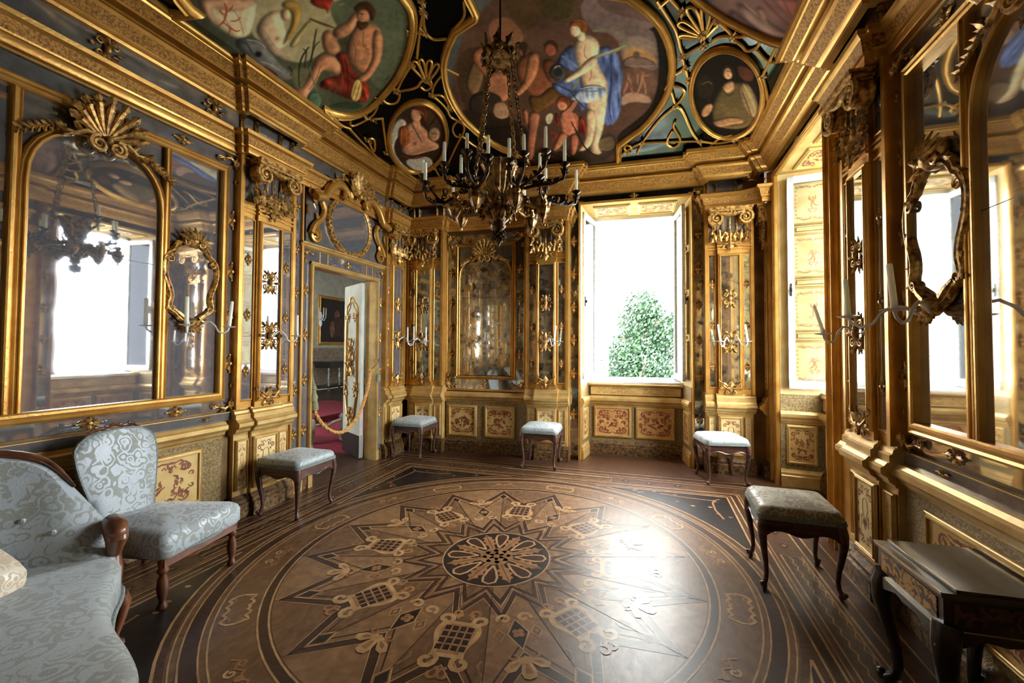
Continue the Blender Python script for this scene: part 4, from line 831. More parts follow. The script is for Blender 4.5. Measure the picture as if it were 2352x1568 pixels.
trim('trim_5', pL[-1], [cLB]+iB+[plan(-.87,.02,MB_)], None, ARCH, AM)
trim('trim_6', None, [plan(.85,.02,MB_), plan(.85,.12,MB_), plan(.88,.12,MB_), plan(.88,.16,MB_), corner(MB_, MR, .16)[:0] or plan(1.235,.16,MB_), plan(-5.44,.10,MR), plan(-5.38,.10,MR), plan(-5.38,.02,MR)], None, ARCH, AM)
trim('trim_7', None, jog(MR, -3.52, -YF, RES['R'][1:]), None, ARCH, AM)

# frieze of dark mirrors between architrave and cornice
def frieze(label, M, u0, u1, brs, orns=()):
    t = thing('mirror_frieze', label, 'frieze', M @ T((u0+u1)/2, 3.385, 0)); uc = (u0+u1)/2
    edges = [u0]+brs+[u1]
    for a, c in zip(edges[:-1], edges[1:]):
        b = MB(); pane(b, a-uc+.004, c-uc-.004, .0, .19, .03); mk('frieze_glass', b, MIRD, t, None, 0)
    for x in brs: inst('leaf_bracket', OFR, t, x-uc, .09, .03, (.8,.9,1.2))
    for x in orns: inst('ornament', OMD, t, x-uc, .09, .035, .9)
frieze('frieze of dark mirrors between the two gold bands above the large arched mirror', ML, YF+.05, 5.55, [.25,.82,2.80,2.94,3.20,3.34,4.94,5.06,5.26,5.38], (1.12,1.83,2.55,4.28))
frieze('short frieze of dark mirrors above the foxed mirror between its two pilasters', MB_, -3.40, -.88, [-3.2,-3.12,-2.83,-2.72,-1.42,-1.30,-1.00,-.90])
frieze('little frieze of dark mirrors above the pilaster between the two windows', MB_, .86, 1.30, [.89,.99,1.22])
frieze('frieze of dark mirrors under the cornice of the wall with the right window', MR, -3.62, -YF-.05, [-3.48,-3.36,-3.07,-2.95,-.8,-.22], (-1.9,))

# ------------------------------------------------------------------ ceiling paintings
def smooth_poly(p, it=2, closed=True):
    for _ in range(it):
        q = []; n = len(p)
        for i in range(n if closed else n-1):
            a, c = p[i], p[(i+1)%n]; q += [(a[0]*.75+c[0]*.25, a[1]*.75+c[1]*.25), (a[0]*.25+c[0]*.75, a[1]*.25+c[1]*.75)]
        p = q if closed else [p[0]]+q+[p[-1]]
    return p
def inside(X, Y, poly):
    r = np.zeros(X.shape, bool); n = len(poly)
    for i in range(n):
        x0,y0 = poly[i]; x1,y1 = poly[(i+1)%n]
        if y0 == y1: continue
        c = ((y0 > Y) != (y1 > Y)) & (X < (x1-x0)*(Y-y0)/(y1-y0)+x0); r ^= c
    return r
def blur(A, k, k0=None):
    kk = (max(1, int(k0 or k)), max(1, int(k)))
    for _ in range(2):
        for ax in (0,1):
            k = kk[ax]
            P = np.pad(A, [(k+1,k) if a == ax else (0,0) for a in (0,1)], 'edge'); c = np.cumsum(P, ax); L = A.shape[ax]
            A = (np.take(c, range(2*k+1, 2*k+1+L), ax)-np.take(c, range(0, L), ax))/(2*k+1)
    return A
def pairs(l): return [(l[i]/1000, l[i+1]/1000) for i in range(0, len(l), 2)]
def paint(ops, outline, res, light=(-.5,-.7)):
    xs = [p[0] for p in outline]; ys = [p[1] for p in outline]
    x0, x1, y0, y1 = min(xs)-.02, max(xs)+.02, min(ys)-.02, max(ys)+.02
    nx, ny = int((x1-x0)/res)+2, int((y1-y0)/res)+2
    X, Y = np.meshgrid(x0+res*np.arange(nx), y0+res*np.arange(ny)); Cn = np.ones((ny,nx,3))*.4; rs = np.random.RandomState(5)
    for k, col, v, pts in ops:
        P = pairs(pts); c = np.array(col)/255.
        if k == 'p':
            P = smooth_poly(P, 2); bx = [p[0] for p in P]; by = [p[1] for p in P]; pad = 10
            i0 = max(0, int((min(bx)-x0)/res)-pad); i1 = min(nx, int((max(bx)-x0)/res)+pad); j0 = max(0, int((min(by)-y0)/res)-pad); j1 = min(ny, int((max(by)-y0)/res)+pad)
            if i1-i0 < 3 or j1-j0 < 3: continue
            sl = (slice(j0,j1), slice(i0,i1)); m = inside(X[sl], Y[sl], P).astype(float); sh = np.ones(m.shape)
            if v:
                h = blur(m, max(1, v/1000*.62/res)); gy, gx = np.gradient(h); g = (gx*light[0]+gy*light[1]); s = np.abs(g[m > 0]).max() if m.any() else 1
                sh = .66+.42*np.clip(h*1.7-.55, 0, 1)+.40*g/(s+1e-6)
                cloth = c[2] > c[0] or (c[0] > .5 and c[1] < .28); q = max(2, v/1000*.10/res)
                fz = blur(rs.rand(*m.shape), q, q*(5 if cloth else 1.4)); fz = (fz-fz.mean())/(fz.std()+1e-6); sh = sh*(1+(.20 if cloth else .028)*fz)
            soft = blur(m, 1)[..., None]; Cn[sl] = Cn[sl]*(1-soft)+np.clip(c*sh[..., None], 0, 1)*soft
        else:
            P = smooth_poly(P, 2, False); hw = v/2000
            bx = [p[0] for p in P]; by = [p[1] for p in P]
            i0 = max(0, int((min(bx)-x0-hw)/res)-3); i1 = min(nx, int((max(bx)-x0+hw)/res)+4); j0 = max(0, int((min(by)-y0-hw)/res)-3); j1 = min(ny, int((max(by)-y0+hw)/res)+4)
            if i1-i0 < 2 or j1-j0 < 2: continue
            sl = (slice(j0,j1), slice(i0,i1)); D = np.full(X[sl].shape, 9.); n = len(P)
            for i in range(n-1):
                ax_, ay = P[i]; dx, dy = P[i+1][0]-ax_, P[i+1][1]-ay; L2 = dx*dx+dy*dy+1e-12
                t = np.clip(((X[sl]-ax_)*dx+(Y[sl]-ay)*dy)/L2, 0, 1); w_ = hw*(.45+.55*math.sin(PI*(i+.5)/(n-1)))
                D = np.minimum(D, np.hypot(X[sl]-ax_-t*dx, Y[sl]-ay-t*dy)-w_)
            a = np.clip(.5-D/(res*1.6), 0, 1)[..., None]*.9; Cn[sl] = Cn[sl]*(1-a)+c*a
    lf = blur(rs.rand(ny,nx), 12); lf = (lf-lf.mean())/(lf.std()+1e-6); mf = blur(rs.rand(ny,nx), 2); mf = (mf-mf.mean())/(mf.std()+1e-6)
    Cn = np.clip(Cn*(1+.05*lf+.03*mf)[..., None], 0, 1); Cn = np.clip(Cn, 0, 1)**1.16; Cn = np.where(Cn <= .04045, Cn/12.92, ((Cn+.055)/1.055)**2.4)
    In = inside(X, Y, outline); idx = -np.ones((ny,nx), int); used = In.copy()
    face = In[:-1,:-1] | In[1:,:-1] | In[:-1,1:] | In[1:,1:]
    used[:-1,:-1] |= face; used[1:,:-1] |= face; used[:-1,1:] |= face; used[1:,1:] |= face
    idx[used] = np.arange(used.sum()); vx, vy = X[used], Y[used]
    V = [(a, c, cz(a,c)-.010) for a, c in zip(vx.tolist(), vy.tolist())]; j, i = np.nonzero(face)
    F = np.stack([idx[j,i], idx[j+1,i], idx[j+1,i+1], idx[j,i+1]], 1).tolist()
    me = bpy.data.meshes.new('fresco'); me.from_pydata(V, [], F); me.update()
    at = me.color_attributes.new('paint', 'FLOAT_COLOR', 'POINT'); at.data.foreach_set('color', np.concatenate([Cn[used], np.ones((len(V),1))], 1).astype(np.float32).ravel())
    me.polygons.foreach_set('use_smooth', [True]*len(F)); return me
def fresco_mat():
    m, t, b = newmat('fresco_paint'); a = N(t, 'ShaderNodeAttribute', attribute_name='paint'); t.links.new(a.outputs[0], b.inputs['Base Color']); b.inputs['Roughness'].default_value = .85; b.inputs['Specular IOR Level'].default_value = .12; return m
FRM = fresco_mat()
def fresco(label, ops, outline, res, fw_=.075, sm=True):
    cx = sum(p[0] for p in outline)/len(outline); cy_ = sum(p[1] for p in outline)/len(outline)
    t = thing('ceiling_painting', label, 'painting', T(cx, cy_, cz(cx,cy_)), 'ceiling paintings in gold frames')
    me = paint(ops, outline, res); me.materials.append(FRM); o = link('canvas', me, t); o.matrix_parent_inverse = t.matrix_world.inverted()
    area = sum(outline[i-1][0]*p[1]-p[0]*outline[i-1][1] for i, p in enumerate(outline))
    path = outline if area > 0 else outline[::-1]
    b = MB(); pr = [(o_, -w_) for o_, w_ in [(0,.006),(0,.03),(.012,.045),(.03,.05),(.036,.04),(.05,.034),(.06,.042),(.07,.03),(.075,.004)]]
    b.mold(path, [(o_*fw_/.075, w_) for o_, w_ in pr], True, None, None, cz); o = mk('frame', b, GOLD, t, None, 40); o.matrix_parent_inverse = t.matrix_world.inverted()
F1 = pairs(PAINT['F1']); F1 = [(-3.19,3.40)]+F1[1:]; F1 = F1+[(x, 5.50-y) for x, y in reversed(F1)]
F2r = pairs(PAINT['F2']); F2r = [(-.386,5.40)]+F2r[1:]+[(-.40,3.42),(-.44,3.36),(-.44,3.05)]; F2 = F2r+[(-1.85-x, y-.02) for x, y in reversed(F2r)]
F3 = [(-1.85-x-.02, y-.03) for x, y in F1]
fresco('large ceiling fresco of a bearded reclining man with reeds and a pale bather', PAINT['f1'], F1, .0055)
fresco('ceiling fresco of a woman in blue drapery holding a helmet with a child', PAINT['f2'], F2, .0058)
fresco('mauve and pink ceiling fresco half cut off above the right window', PAINT['f3'], F3, .012)
fresco('oval ceiling medallion of a bare-shouldered woman with a red headband', PAINT['o1'], pairs(PAINT['O1']), .0055, .05)
fresco('dark oval ceiling medallion of a woman with a cream sleeve', PAINT['o2'], pairs(PAINT['O2']), .0055, .05)

def tracery(label, lines, bosses, cx, cy_):
    t = thing('gilded_tracery', label, 'tracery', T(cx, cy_, cz(cx,cy_))); inv = t.matrix_world.inverted(); b = MB()
    for l in lines:
        p = pairs(l); cl = len(p) > 3 and p[0] == p[-1]
        p = smooth_poly(p[:-1] if cl else p, 2, cl); b.tube([(x, y, cz(x,y)-.018) for x, y in p], .0135, 6, cl)
    o = mk('ribs', b, GOLD, t, None, 50); o.matrix_parent_inverse = inv
    for x, y in bosses:
        o = link('boss', OSM, t); o.matrix_parent_inverse = inv; o.matrix_basis = T(x, y, cz(x,y)-.02) @ Matrix.Rotation(PI, 4, 'X') @ Matrix.Scale(.95, 4)
def ends(ls): return [pairs(l)[0] for l in ls[::2]]+[pairs(l)[-1] for l in ls[1::3]]
tracery('gilded lattice of curved ribs and a shell around the left oval medallion', PAINT['tl'], ends(PAINT['tl']), -2.2, 4.0)
tracery('gilded lattice of curved ribs and a shell around the dark right oval medallion', PAINT['tr'], ends(PAINT['tr']), .4, 4.2)
# ------------------------------------------------------------------ wall fittings
def ext(b, prof, u0, u1, mat=0): b.prism(prof, u0, u1, mat, (2,1,0))     # profile (w, v) drawn along u
def RAIL(k=0): return [(0,.72),(.02+k,.72),(.025+k,.735),(.05+k,.75),(.06+k,.775),(.085+k,.79),(.092+k,.80),(.092+k,.83),(.075+k,.84),(.06+k,.86),(0,.86)]
def PLIN(k=0): return [(0,0),(.06+k,0),(.06+k,.115),(.045+k,.125),(.045+k,.15),(.03+k,.165),(.02+k,.185),(0,.185)]
def BASE2(k=0): return [(0,.86),(.05+k,.86),(.05+k,.90),(.035+k,.91),(.03+k,.93),(.012+k,.945),(.01+k,.955),(0,.955)]
def painted(par, u0,u1,v0,v1, w, style, seed, fr=.03, m=None, am=None, fm=None):
    b = MB(); b.box((u0,v0,w-.012),(u1,v1,w)); arabesque(b, u0+.01,u1-.01,v0+.01,v1-.01, w+.001, 1, style, seed); o = mk('painted_panel', b, [m or CREAM, am or ARAB], par, None, 0)
    b = MB(); frame_m(b, u0,u1,v0,v1, fr, .022, w-.008); mk('panel_frame', b, fm or GOLDP, o, None, 30)
def dado(label, M, u0, u1, panels, seed=0, v=(.27,.64)):
    t = thing('dado_panel', label, 'wall panel', M @ T((u0+u1)/2, 0, 0)); c = (u0+u1)/2; a, d = u0-c, u1-c
    b = MB(); b.box((a,.15,-.004),(d,.74,.02)); mk('ground', b, STIP, t, None, 0)
    b = MB(); ext(b, RAIL(), a, d); mk('rail', b, GOLDP, t, None, 20)
    b = MB(); ext(b, PLIN(), a, d); mk('plinth', b, WOODB, t, None, 20)
    for i, (x0, x1) in enumerate(panels): painted(t, x0-c, x1-c, v[0], v[1], .03, 0, seed+i, .032)
    return t
def pilaster(label, M, uc, w1, w2, hw=.28, seed=0, glass=None, orn=True):
    g = glass or MIRB; t = thing('pilaster', label, 'pilaster', M @ T(uc, 0, 0))
    b = MB(); b.box((-hw,.1,-.004),(hw,.74,w1-.02)); b.box((-.14,.1,0),(.14,.74,w2-.02)); mk('pedestal', b, GOLDP, t, None, 0)
    b = MB()
    for p in (PLIN,): ext(b, p(w1-.02), -hw-.02, hw+.02); ext(b, p(w2-.02), -.155, .155)
    mk('plinth', b, WOODB, t, None, 20)
    b = MB()
    for p in (RAIL, BASE2): ext(b, p(w1-.02), -hw-.02, hw+.02); ext(b, p(w2-.02), -.16, .16)
    mk('rail', b, GOLDP, t, None, 20)
    painted(t, -.105,.105,.25,.66, w2-.005, 1, seed, .028, CREAMW)
    for s in (-1,1): painted(t, *sorted((s*.17, s*(hw-.03))), .25,.66, w1-.008, 1, seed+s, .016, CREAMW)
    b = MB(); b.box((-hw,.95,-.004),(hw,3.20,w1)); b.box((-.135,.95,0),(.135,3.20,w2)); b.box((-hw-.012,.95,0),(-hw+.022,3.20,w1+.02)); b.box((hw-.022,.95,0),(hw+.012,3.20,w1+.02))
    for q in (2.70, 2.735): b.box((-hw-.008,q,0),(hw+.008,q+.018,w1+.018)); b.box((-.14,q,0),(.14,q+.018,w2+.02))
    frame_m(b, -.10,.10,1.03,2.62, .030, .028, w2-.002)
    for s in (-1,1): x0, x1 = sorted((s*.158, s*(hw-.035))); frame_m(b, x0,x1,1.03,2.64, .02, .018, w1-.002); frame_m(b, x0,x1,2.80,3.12, .016, .014, w1-.002)
    mk('shaft', b, GOLD, t, None, 30)
    b = MB(); pane(b, -.102,.102,1.028,2.622, w2+.004); mk('mirror_strip', b, g, t, None, 0)
    for s in (-1,1):
        x0, x1 = sorted((s*.156, s*(hw-.033)))
        b = MB(); pane(b, x0,x1,1.028,2.642, w1+.004); mk('mirror_strip', b, g, t, None, 0)
        b = MB(); pane(b, x0,x1,2.798,3.122, w1+.004); mk('upper_mirror', b, MIRD, t, None, 0)
        for v in (1.28,1.78,2.28): inst('ornament', OSM, t, (x0+x1)/2, v, w1+.006, .8)
    o = inst('capital', CAPM, t, 0, 2.79, w2, (1,1,1)); link('glass_backing', CAPB, o)
    inst('ornament', OMD, t, 0, 2.10, w2+.006, .95); inst('base_swag', OSW, t, 0, 1.07, w2+.006, 1.15)
    return t
def strip(label, M, uc, hw, v1, w=.03):
    t = thing('mirror_pilaster_strip', label, 'wall panel', M @ T(uc, 0, 0)); b = MB(); b.box((-hw,.0,-.004),(hw,v1,w)); b.box((-hw,0,w),(hw,.13,w+.02)); 
    for s in (-1,1): b.box((min(s*hw,s*(hw-.02)),.13,w),(max(s*hw,s*(hw-.02)),v1,w+.03))
    mk('gilt_board', b, GOLD, t, None, 0); b = MB(); pane(b, -hw+.02, hw-.02, .14, v1-.02, w+.005); mk('mirror_strip', b, MIRB, t, None, 0)
    for v in (.6,1.05,1.55,2.05,2.5,2.95): inst('ornament', OSM, t, 0, v, w+.006, .85)
strip('narrow mirrored strip with gilt edges between the pilaster and the doorway', ML, 3.435, .065, 3.19)
pilaster('tall mirrored pilaster between the large arched mirror and the doorway', ML, 3.075, .06, .09, .29, 1)
pilaster('slim mirrored pilaster right of the doorway, next to the room corner', ML, 5.16, .06, .09, .23, 3)
pilaster('mirrored pilaster in the back corner, left of the foxed arched mirror', MB_, -2.97, .14, .18, .28, 5, MIRO)
pilaster('mirrored pilaster between the foxed arched mirror and the open back window', MB_, -1.145, .14, .18, .28, 7, MIRO)
pilaster('mirrored pilaster between the two open windows', MB_, 1.115, .14, .18, .26, 9, MIRO)
pilaster('mirrored pilaster right of the right window, behind the front stool', MR, -3.165, .07, .10, .28, 11, MIRS)
pilaster('mirrored pilaster behind the viewer on the window wall', MR, -.50, .07, .10, .27, 13, MIRS)
pilaster('mirrored pilaster beyond the settee at the near end of the door wall', ML, .46, .06, .09, .27, 15)
# sliver of pilaster in the corner beside the right window
t = thing('corner_pilaster', 'narrow gilded half pilaster squeezed in the corner left of the right window', 'pilaster', MR @ T(-5.525, 0, 0))
b = MB(); b.box((-.09,.1,0),(.035,3.2,.06)); ext(b, RAIL(.06), -.09,.05); ext(b, BASE2(.05), -.09,.045); b.box((-.09,2.70,0),(.045,2.75,.08)); frame_m(b, -.045,.02,1.03,2.62,.012,.014,.058); mk('shaft', b, GOLD, t, None, 30)
b = MB(); ext(b, PLIN(.05), -.09,.05); mk('plinth', b, WOODB, t, None, 20)
b = MB(); pane(b, -.047,.022,1.028,2.622,.064); mk('mirror_strip', b, MIRO, t, None, 0)
o = inst('capital', CAPM, t, -.02, 2.80, .06, (.45,1,.8))
for v in (1.12,1.62,2.1,2.5): inst('ornament', OSM, t, -.012, v, .066, .75)

def arch_pts(hw, spring, rise, n=16): return [(hw*math.cos(PI*i/n), spring+rise*math.sin(PI*i/n)**.8) for i in range(n+1)]
def arched_mirror(label, M, uc, seed=0, g=MIRB, g2=MIRB):
    t = thing('arched_mirror', label, 'mirror', M @ T(uc, .86, 0)); Vv = lambda v: v-.86
    A = arch_pts(.345, Vv(2.46), .40)
    b = MB(); poly = [(-.345,Vv(1.11)),(.345,Vv(1.11))]+A; b.flat(poly, .022, 0); mk('mirror_glass', b, g, t, None, 0)
    b = MB(); b.flat([(-.37,Vv(2.3)),(.37,Vv(2.3)),(.37,Vv(3.0)),(-.37,Vv(3.0))], .012); mk('spandrel_glass', b, MIRD, t, None, 0)
    b = MB(); b.mold([(.345,Vv(1.11))]+A+[(-.345,Vv(1.11))], [(o,w+.018) for o,w in fprof(.045,.035)]); mk('arch_moulding', b, GOLD, t, None, 25)
    b = MB(); frame_m(b, -.80,.80,Vv(1.11),Vv(2.985),.075,.05,.01)
    for s in (-1,1): x = s*.395; b.mold([(x,Vv(1.11)),(x,Vv(2.985))], [(o-.025,w+.01) for o,w in fprof(.05,.04)])
    mk('frame', b, GOLD, t, None, 25)
    for s in (-1,1):
        b = MB(); pane(b, *sorted((s*.42,s*.80)), Vv(1.11), Vv(2.985), .016); mk('side_glass', b, g2, t, None, 0)
        b = MB(); pane(b, *sorted((s*.875,s*.965)), Vv(.955), Vv(3.17), .012); mk('border_glass', b, g2, t, None, 0)
        for v in (1.35,1.75,2.15,2.6): inst('ornament', OSM, t, s*.92, Vv(v), .014, 1.15)
        for v in (Vv(1.0), Vv(3.1)): inst('corner_ornament', OCO, t, s*.95, v, .02, 1.05, 0 if v > 1 else PI, (s < 0) == (v > 1))
    for v0, v1 in ((.955,1.035),(3.06,3.17)):
        b = MB(); pane(b, -.875,.875, Vv(v0), Vv(v1), .012); mk('border_glass', b, MIRS if v0 < 2 else MIRD, t, None, 0)
        for u in (-.55,-.02,.50): inst('ornament', OSM, t, u, Vv((v0+v1)/2), .014, 1.0, PI/2)
    b = MB(); frame_m(b, -.965,.965,Vv(.935),Vv(3.175),.022,.026,.006); mk('outer_frame', b, GOLDP, t, None, 25)
    b = MB(); pane(b, -.98,.98, .0, Vv(.935), .03); mk('lower_band', b, MIRD, t, None, 0)
    for u in (-.6,.2,.72): inst('ornament', OSM, t, u, Vv(.90), .03, (.45,.75,1), PI/2)
    o = inst('shell_crest', SHEL, t, 0, Vv(2.86), .04, 1.0); link('shell_lobes', SHEM, o)
    for s in (-1,1):
        inst('leaf_garland', GARL, t, s*.20, Vv(2.865), .045, .8, -.55 if s > 0 else .55, s < 0)
    # joint between the two sheets of glass
    b = MB(); b.box((-.345,Vv(2.095),.0225),(.345,Vv(2.098),.0235)); mk('glass_joint', b, IRON, t, None, 0)
    return t
arched_mirror('huge gold-framed arched mirror on the left wall above the settee and chair', ML, 1.83, 0, MIRB, MIRB)
arched_mirror('huge gold-framed arched mirror on the right wall above the dark table', MR, -1.93, 1, MIRS, MIRS)

def small_arched(label, M, uc):
    t = thing('arched_mirror', label, 'mirror', M @ T(uc, .87, 0)); Vv = lambda v: v-.87
    A = arch_pts(.385, Vv(2.50), .32)
    b = MB(); b.flat([(-.385,Vv(1.10)),(.385,Vv(1.10))]+A, .022); mk('mirror_glass', b, MIRO, t, None, 0)
    b = MB(); b.flat([(-.40,Vv(2.4)),(.40,Vv(2.4)),(.40,Vv(2.97)),(-.40,Vv(2.97))], .012); mk('spandrel_glass', b, MIRD, t, None, 0)
    b = MB(); b.mold([(.385,Vv(1.10))]+A+[(-.385,Vv(1.10))], [(o,w+.018) for o,w in fprof(.03,.03)]); mk('arch_moulding', b, GOLD, t, None, 25)
    b = MB(); frame_m(b, -.41,.41,Vv(1.09),Vv(2.96),.05,.05,.01); mk('frame', b, GOLD, t, None, 25)
    for s in (-1,1):
        b = MB(); pane(b, *sorted((s*.46,s*.58)), Vv(.90), Vv(3.14), .012); mk('border_glass', b, MIRO, t, None, 0)
        for v in (1.4,1.78,2.16,2.6): inst('ornament', OSM, t, s*.52, Vv(v), .014, 1.05)
        b = MB(); b.mold([(s*.60,Vv(.87)),(s*.60,Vv(3.17))], [(o-.02,w+.006) for o,w in fprof(.04,.035)]); mk('edge_moulding', b, GOLD, t, None, 25)
        for v in (Vv(.97), Vv(3.09)): inst('corner_ornament', OCO, t, s*.56, v, .02, 1.0, 0 if v > 1 else PI, (s < 0) == (v > 1))
    for v0, v1, g in ((.90,1.04,MIRS),(3.01,3.14,MIRO)):
        b = MB(); pane(b, -.46,.46, Vv(v0), Vv(v1), .012); mk('border_glass', b, g, t, None, 0)
    inst('ornament', OSM, t, 0, Vv(.97), .014, 1.1)
    b = MB(); b.box((-.60,Vv(.875),0),(.60,Vv(.90),.03)); mk('lower_band', b, GOLD, t, None, 0)
    o = inst('shell_crest', SHEL, t, 0, Vv(2.80), .04, .85); link('shell_lobes', lib('shell_foxed_lobes', _shellm, [MIRO], 0), o)
    for s in (-1,1): inst('leaf_garland', GARL, t, s*.17, Vv(2.80), .045, .7, -.45 if s > 0 else .45, s < 0)
    b = MB(); b.box((-.385,Vv(2.215),.0225),(.385,Vv(2.219),.0235)); mk('glass_joint', b, IRON, t, None, 0)
small_arched('foxed arched mirror in a gold frame on the back wall between two pilasters', MB_, -2.075)

dado('cream painted dado behind the pale blue chair and settee', ML, .75, 2.70, [(.95,1.62),(1.84,2.50)], 20)
dado('dado with two painted panels below the foxed arched mirror', MB_, -2.67, -1.44, [(-2.60,-2.22),(-2.04,-1.65)], 30, (.25,.635))
dado('stippled gilt dado behind the dark table on the right wall', MR, -2.92, -.80, [(-2.66,-1.98),(-1.72,-1.0)], 40)

# ------------------------------------------------------------------ cartouche mirrors with glass arms
CART = [(0,.385),(.07,.375),(.12,.335),(.135,.29),(.175,.27),(.205,.21),(.205,.13),(.185,.05),(.155,-.02),(.145,-.10),(.165,-.16),(.150,-.185),(.115,-.20),(.075,-.25),(.03,-.275),(0,-.28)]
CART = CART+[(-u, v) for u, v in CART[-2:0:-1]]                    # clockwise
def glass_arm(par, u, v, w, s, L=.22, mat=None):
    """S-shaped clear glass arm ending in a drip pan; returns the local point where a candle stands"""
    dx, dz = s*.62, .78; P = lambda l, y: (u+dx*l, v+y, w+dz*l)
    b = MB(); b.tube([P(0,0),P(.16*L,.035),P(.34*L,.045),P(.5*L,.01),P(.62*L,-.045),P(.80*L,-.06),P(.95*L,-.035),P(L,.0)], [.010,.009,.008,.008,.008,.008,.008,.009], 8); a = mk('candle_arm', b, CRYST, par, None, 60)
    e = P(L, .0); b = MB(); b.lathe([(.012,-.008),(.045,-.002),(.055,.004),(.05,.006),(.012,.002),(.014,.03),(.01,.03)], 14); b.xf(Matrix.Rotation(-PI/2,4,'X')); b.xf(T(*e)); mk('drip_pan', b, CRYST, a, None, 50)
    return (e[0], e[1]+.012, e[2])
def candle(label, group, P, h=.17, r=.011, tilt=0, ta=0):
    t = MB(); t.lathe([(r*1.04,0),(r,h*.5),(r*.92,h*.97),(r*.6,h),(.001,h+.001)], 10); o = mk('candle', t, WAX, None, T(*P) @ Matrix.Rotation(ta,4,'Z') @ Matrix.Rotation(tilt,4,'X'), 50); tag(o, label, 'candle', group)
    b = MB(); b.tube([(0,0,h),(.001,.001,h+.008),(.003,0,h+.014)], .0014, 4); mk('wick', b, WICK, o, None, 0)
def cartouche(label, M, uc, vc, w, labs, sk=1, tilts=(0,0)):
    t = thing('cartouche_mirror', label, 'mirror', M @ T(uc, vc, w) @ (Matrix.Scale(.88,4) if M is ML else I4)); C2 = smooth_poly(CART, 1)
    b = MB(); b.flat(C2[::-1], .012); mk('mirror_glass', b, MIRB if M is ML else MIRS, t, None, 0)
    b = MB(); path = C2[::-1]; b.mold(path, [(-.006,.008),(-.004,.024),(.006,.034),(.014,.024),(.018,.020),(.026,.036),(.036,.034),(.044,.02),(.046,.004)], True)
    for i in range(0, len(CART)): 
        u, v = CART[i]; a = math.atan2(v, u)
        if i % 2: b.leaf((u*1.04, v*1.03, .022), a+.9*(1 if u > 0 else -1), .06, .032, .012, .014, 4, 1.5)
    for s in (-1,1):
        b.spiral((s*.185,.235), .03, .006, 1.3, PI/2, .010, .005, .03, None, 0, s); b.spiral((s*.165,-.185), .026, .006, 1.2, -PI/2, .009, .005, .03, None, 0, -s)
        b.tube([(s*.06,-.27,.03),(s*.10,-.235,.035),(s*.14,-.20,.03)], [.02,.018,.012], 6)
    mk('frame', b, GOLDO, t, None, 45)
    b = MB(); b.lathe([(.078,0),(.078,.03),(.055,.065),(.03,.078),(.001,.08)], 16, (0,.445,.0)); 
    for i in range(7): a = PI/2+(i-3)*.38; b.leaf((.03*math.cos(a), .40+.03*math.sin(a), .075), a, .12, .036, .014, -.03, 5, 1)
    for s in (-1,1): b.spiral((s*.06,.40), .03, .006, 1.3, PI/2, .012, .006, .05, None, 0, -s); b.leaf((s*.09,.40,.03), -.4 if s > 0 else PI+.4, .08, .04, .016, .01, 5, 2)
    mk('shell_crest', b, GOLDO, t, None, 45)
    b = MB(); b.ell((0,-.315,.04),(.055,.05,.05),10,6); b.ell((0,-.32,.09),(.012,.018,.015),6,4)
    for i in range(9): a = -PI/2+(i-4)*.42; b.leaf((.03*math.cos(a),-.315+.03*math.sin(a),.05), a, .06, .03, .014, .012, 4, 1.5)
    mk('mask_boss', b, GOLDO, t, None, 45)
    for s, lb, tl in zip((-1,1), labs, tilts):
        e = glass_arm(t, s*.05, -.34, .07, s, .29 if M is MR else .22); P = t.matrix_world @ Vector(e); candle(lb, 'candles on the wall arms', P, .20, .0135, tl, 1.86 if M is ML else -1.28)
cartouche('shell-topped cartouche mirror with clear glass arms beside the left arched mirror', ML, 2.405, 1.955, .025, ('candle on the glass arm nearest the big left mirror', 'tilted candle on the right glass arm of the left cartouche mirror'), 1, (0,.1))
cartouche('shell-topped cartouche mirror with a broad gold rim on the right wall', MR, -2.54, 2.02, .025, ('thick white candle left of the cartouche mirror on the right wall', 'candle on the right arm of the right-wall cartouche mirror'), 1, (.06,.1))

def sconce(label, M, u, v, w, arms, labs, tl=0, ta=0, L=.20):
    t = thing('wall_sconce', label, 'sconce', M @ T(u, v, w)); inst('backplate', OMD, t, 0, 0, 0, 1.15)
    for s, lb in zip(arms, labs):
        e = glass_arm(t, s*.02, .0, .02, s, L); P = M @ T(u, v, w) @ Vector(e); candle(lb, 'candles on the wall arms', P, .19, .011, tl, ta)
sconce('gilt scrollwork sconce with a glass arm on the pilaster left of the doorway', ML, 3.075, 1.60, .10, (1,), ('candle on the pilaster left of the doorway',))
sconce('gilt sconce with a glass arm on the slim pilaster right of the doorway', ML, 5.16, 1.60, .10, (1,), ('candle on the slim pilaster right of the doorway',))
sconce('gilt sconce on the foxed pilaster in the back corner', MB_, -2.97, 1.58, .19, (-1,1), ('left candle on the sconce in the back corner', 'right candle on the sconce in the back corner'))
sconce('gilt sconce on the pilaster just left of the back window', MB_, -1.145, 1.58, .19, (1,), ('leaning candle on the pilaster just left of the back window',), .12, 1.86)
sconce('gilt sconce with two candles on the pilaster between the windows', MB_, 1.115, 1.58, .19, (-1,1), ('left candle on the sconce between the two windows', 'right leaning candle on the sconce between the two windows'), .14, -1.28)
sconce('gilt sconce with curved glass arm on the pilaster right of the right window', MR, -3.165, 1.60, .11, (-1,), ('grey leaning candle in front of the right window',), .32, -1.28, .17)

